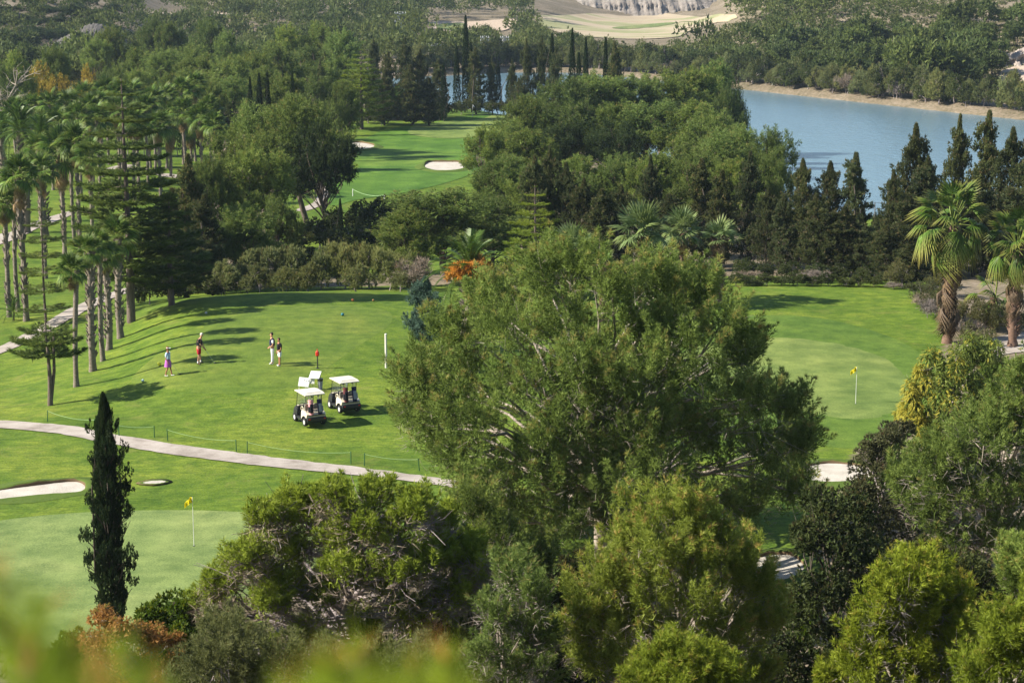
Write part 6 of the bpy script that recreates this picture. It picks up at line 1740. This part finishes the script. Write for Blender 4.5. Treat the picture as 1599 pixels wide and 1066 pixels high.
# guard rail by the far road
def rail():
    Y = hit(400, 20)[1]; a = at(335, 20, Y); b = at(450, 12, Y + 30)
    a[2] = float(zt(a[0], a[1])); b[2] = float(zt(b[0], b[1]))
    o = thing('guard_rail', 'pale guard rail along the distant road at the upper left', 'guard rail', tuple(a)); d = b - a
    n = 12
    V = []
    T = TubeSet(); T.tube([d * t + (0, 0, 1.3 + float(zt(*(a + d * t)[:2])) - a[2] - d[2] * t) for t in np.linspace(0, 1, 14)], .45, 6); link('rail', T.mesh('rail', MHub), o)
    for i in range(n):
        q = d * (i / (n - 1)); zz = float(zt(*(a + q)[:2])) - a[2]
        part('post', MHub, o, lambda bm, q=q, zz=zz: cyl(bm, (q[0], q[1], zz - .1), (q[0], q[1], zz + 1.1), .12, seg=5))
rail()

# ------------------------------------------------------------------ blurred shoots right in front of the camera
def near_shoots(label, tops, seed):
    g = np.random.default_rng(seed)
    P0 = at(tops[0][0], 1000, tops[0][2]); z0 = float(zt(P0[0], P0[1]))
    o = thing('pine_sapling', label, 'sapling', (P0[0], P0[1], z0 - .03)); base = np.array([P0[0], P0[1], z0])
    T = TubeSet(); Ps = []; Ds = []; fl = []
    for (px, top, Y, ln) in tops:
        e = at(px, top + 18, Y) - base; s = np.array([g.normal() * .05, g.normal() * .05, max(.1, e[2] - ln * 1.4)]) + np.array([e[0] * .6, e[1] * .6, 0])
        c = curve(s, e, 0, 8, g); T.tube(np.concatenate([[np.array([0, 0, 0])], c]), np.linspace(.008, .002, 9), 5)
        t = g.uniform(0, 1, int(ln * 620)) ** .8; i = np.minimum((t * 7).astype(int), 6); f = (t * 7 - i)[:, None]
        p = c[i] * (1 - f) + c[i + 1] * f; d = unit(c[i + 1] - c[i])
        Ps.append(p); Ds.append(unit(d * .9 + g.normal(size=p.shape) * .6)); fl.append(((t > .985) & (g.uniform(0, 1, len(t)) < .35)).astype(float))
    V, C = sprigs(np.concatenate(Ps), np.concatenate(Ds), .055, .0016, 5, .35, g, np.concatenate(fl))
    link('stems', T.mesh('sapling_stems', BM['pale']), o); link('needles', trimesh('sapling_needles', V, LM['near'], C), o)
near_shoots('out-of-focus pine shoots close to the camera in the bottom left corner', [(5,840,1.9,.35),(35,915,1.8,.32),(70,880,2.0,.32),(105,935,1.8,.3),(140,990,1.7,.3),(190,960,2.1,.3),(220,1010,2.,.28),(20,980,1.6,.3),(80,1000,1.6,.3),(160,1020,1.6,.25),(255,1030,1.9,.25),(-20,900,1.7,.3)], 1)
near_shoots('out-of-focus pine shoots close to the camera at the bottom edge left of centre', [(480,1000,1.8,.25),(515,975,1.9,.3),(550,960,2.0,.3),(585,1000,1.9,.25),(640,985,2.0,.3),(675,1000,1.8,.28),(705,975,2.1,.3),(450,1035,1.8,.22),(610,1030,1.7,.25),(730,1030,1.9,.25),(560,1030,1.6,.25)], 2)

# ------------------------------------------------------------------ haze
bm = bmesh.new()
box(bm, (0, 680, 30), (3000, 1520, 90))
me = bpy.data.meshes.new('haze'); bm.to_mesh(me); bm.free()
m = bpy.data.materials.new('haze_air'); m.use_nodes = True; n = m.node_tree
for x in list(n.nodes): n.nodes.remove(x)
out = n.nodes.new('ShaderNodeOutputMaterial'); pv = n.nodes.new('ShaderNodeVolumePrincipled')
pv.inputs['Color'].default_value = (.62, .80, 1, 1); pv.inputs['Density'].default_value = .00009; pv.inputs['Anisotropy'].default_value = .2
n.links.new(pv.outputs[0], out.inputs['Volume']); me.materials.append(m)
hz = link('haze', me); tag(hz, kind='stuff')
hz['label'] = 'thin bluish air over the far hills'; hz['category'] = 'haze'

import sys
tot = 0
for me_ in bpy.data.meshes:
    if me_.users: tot += len(me_.loops) - 2 * len(me_.polygons)
print('TRIS', tot, 'OBJECTS', len(bpy.data.objects))
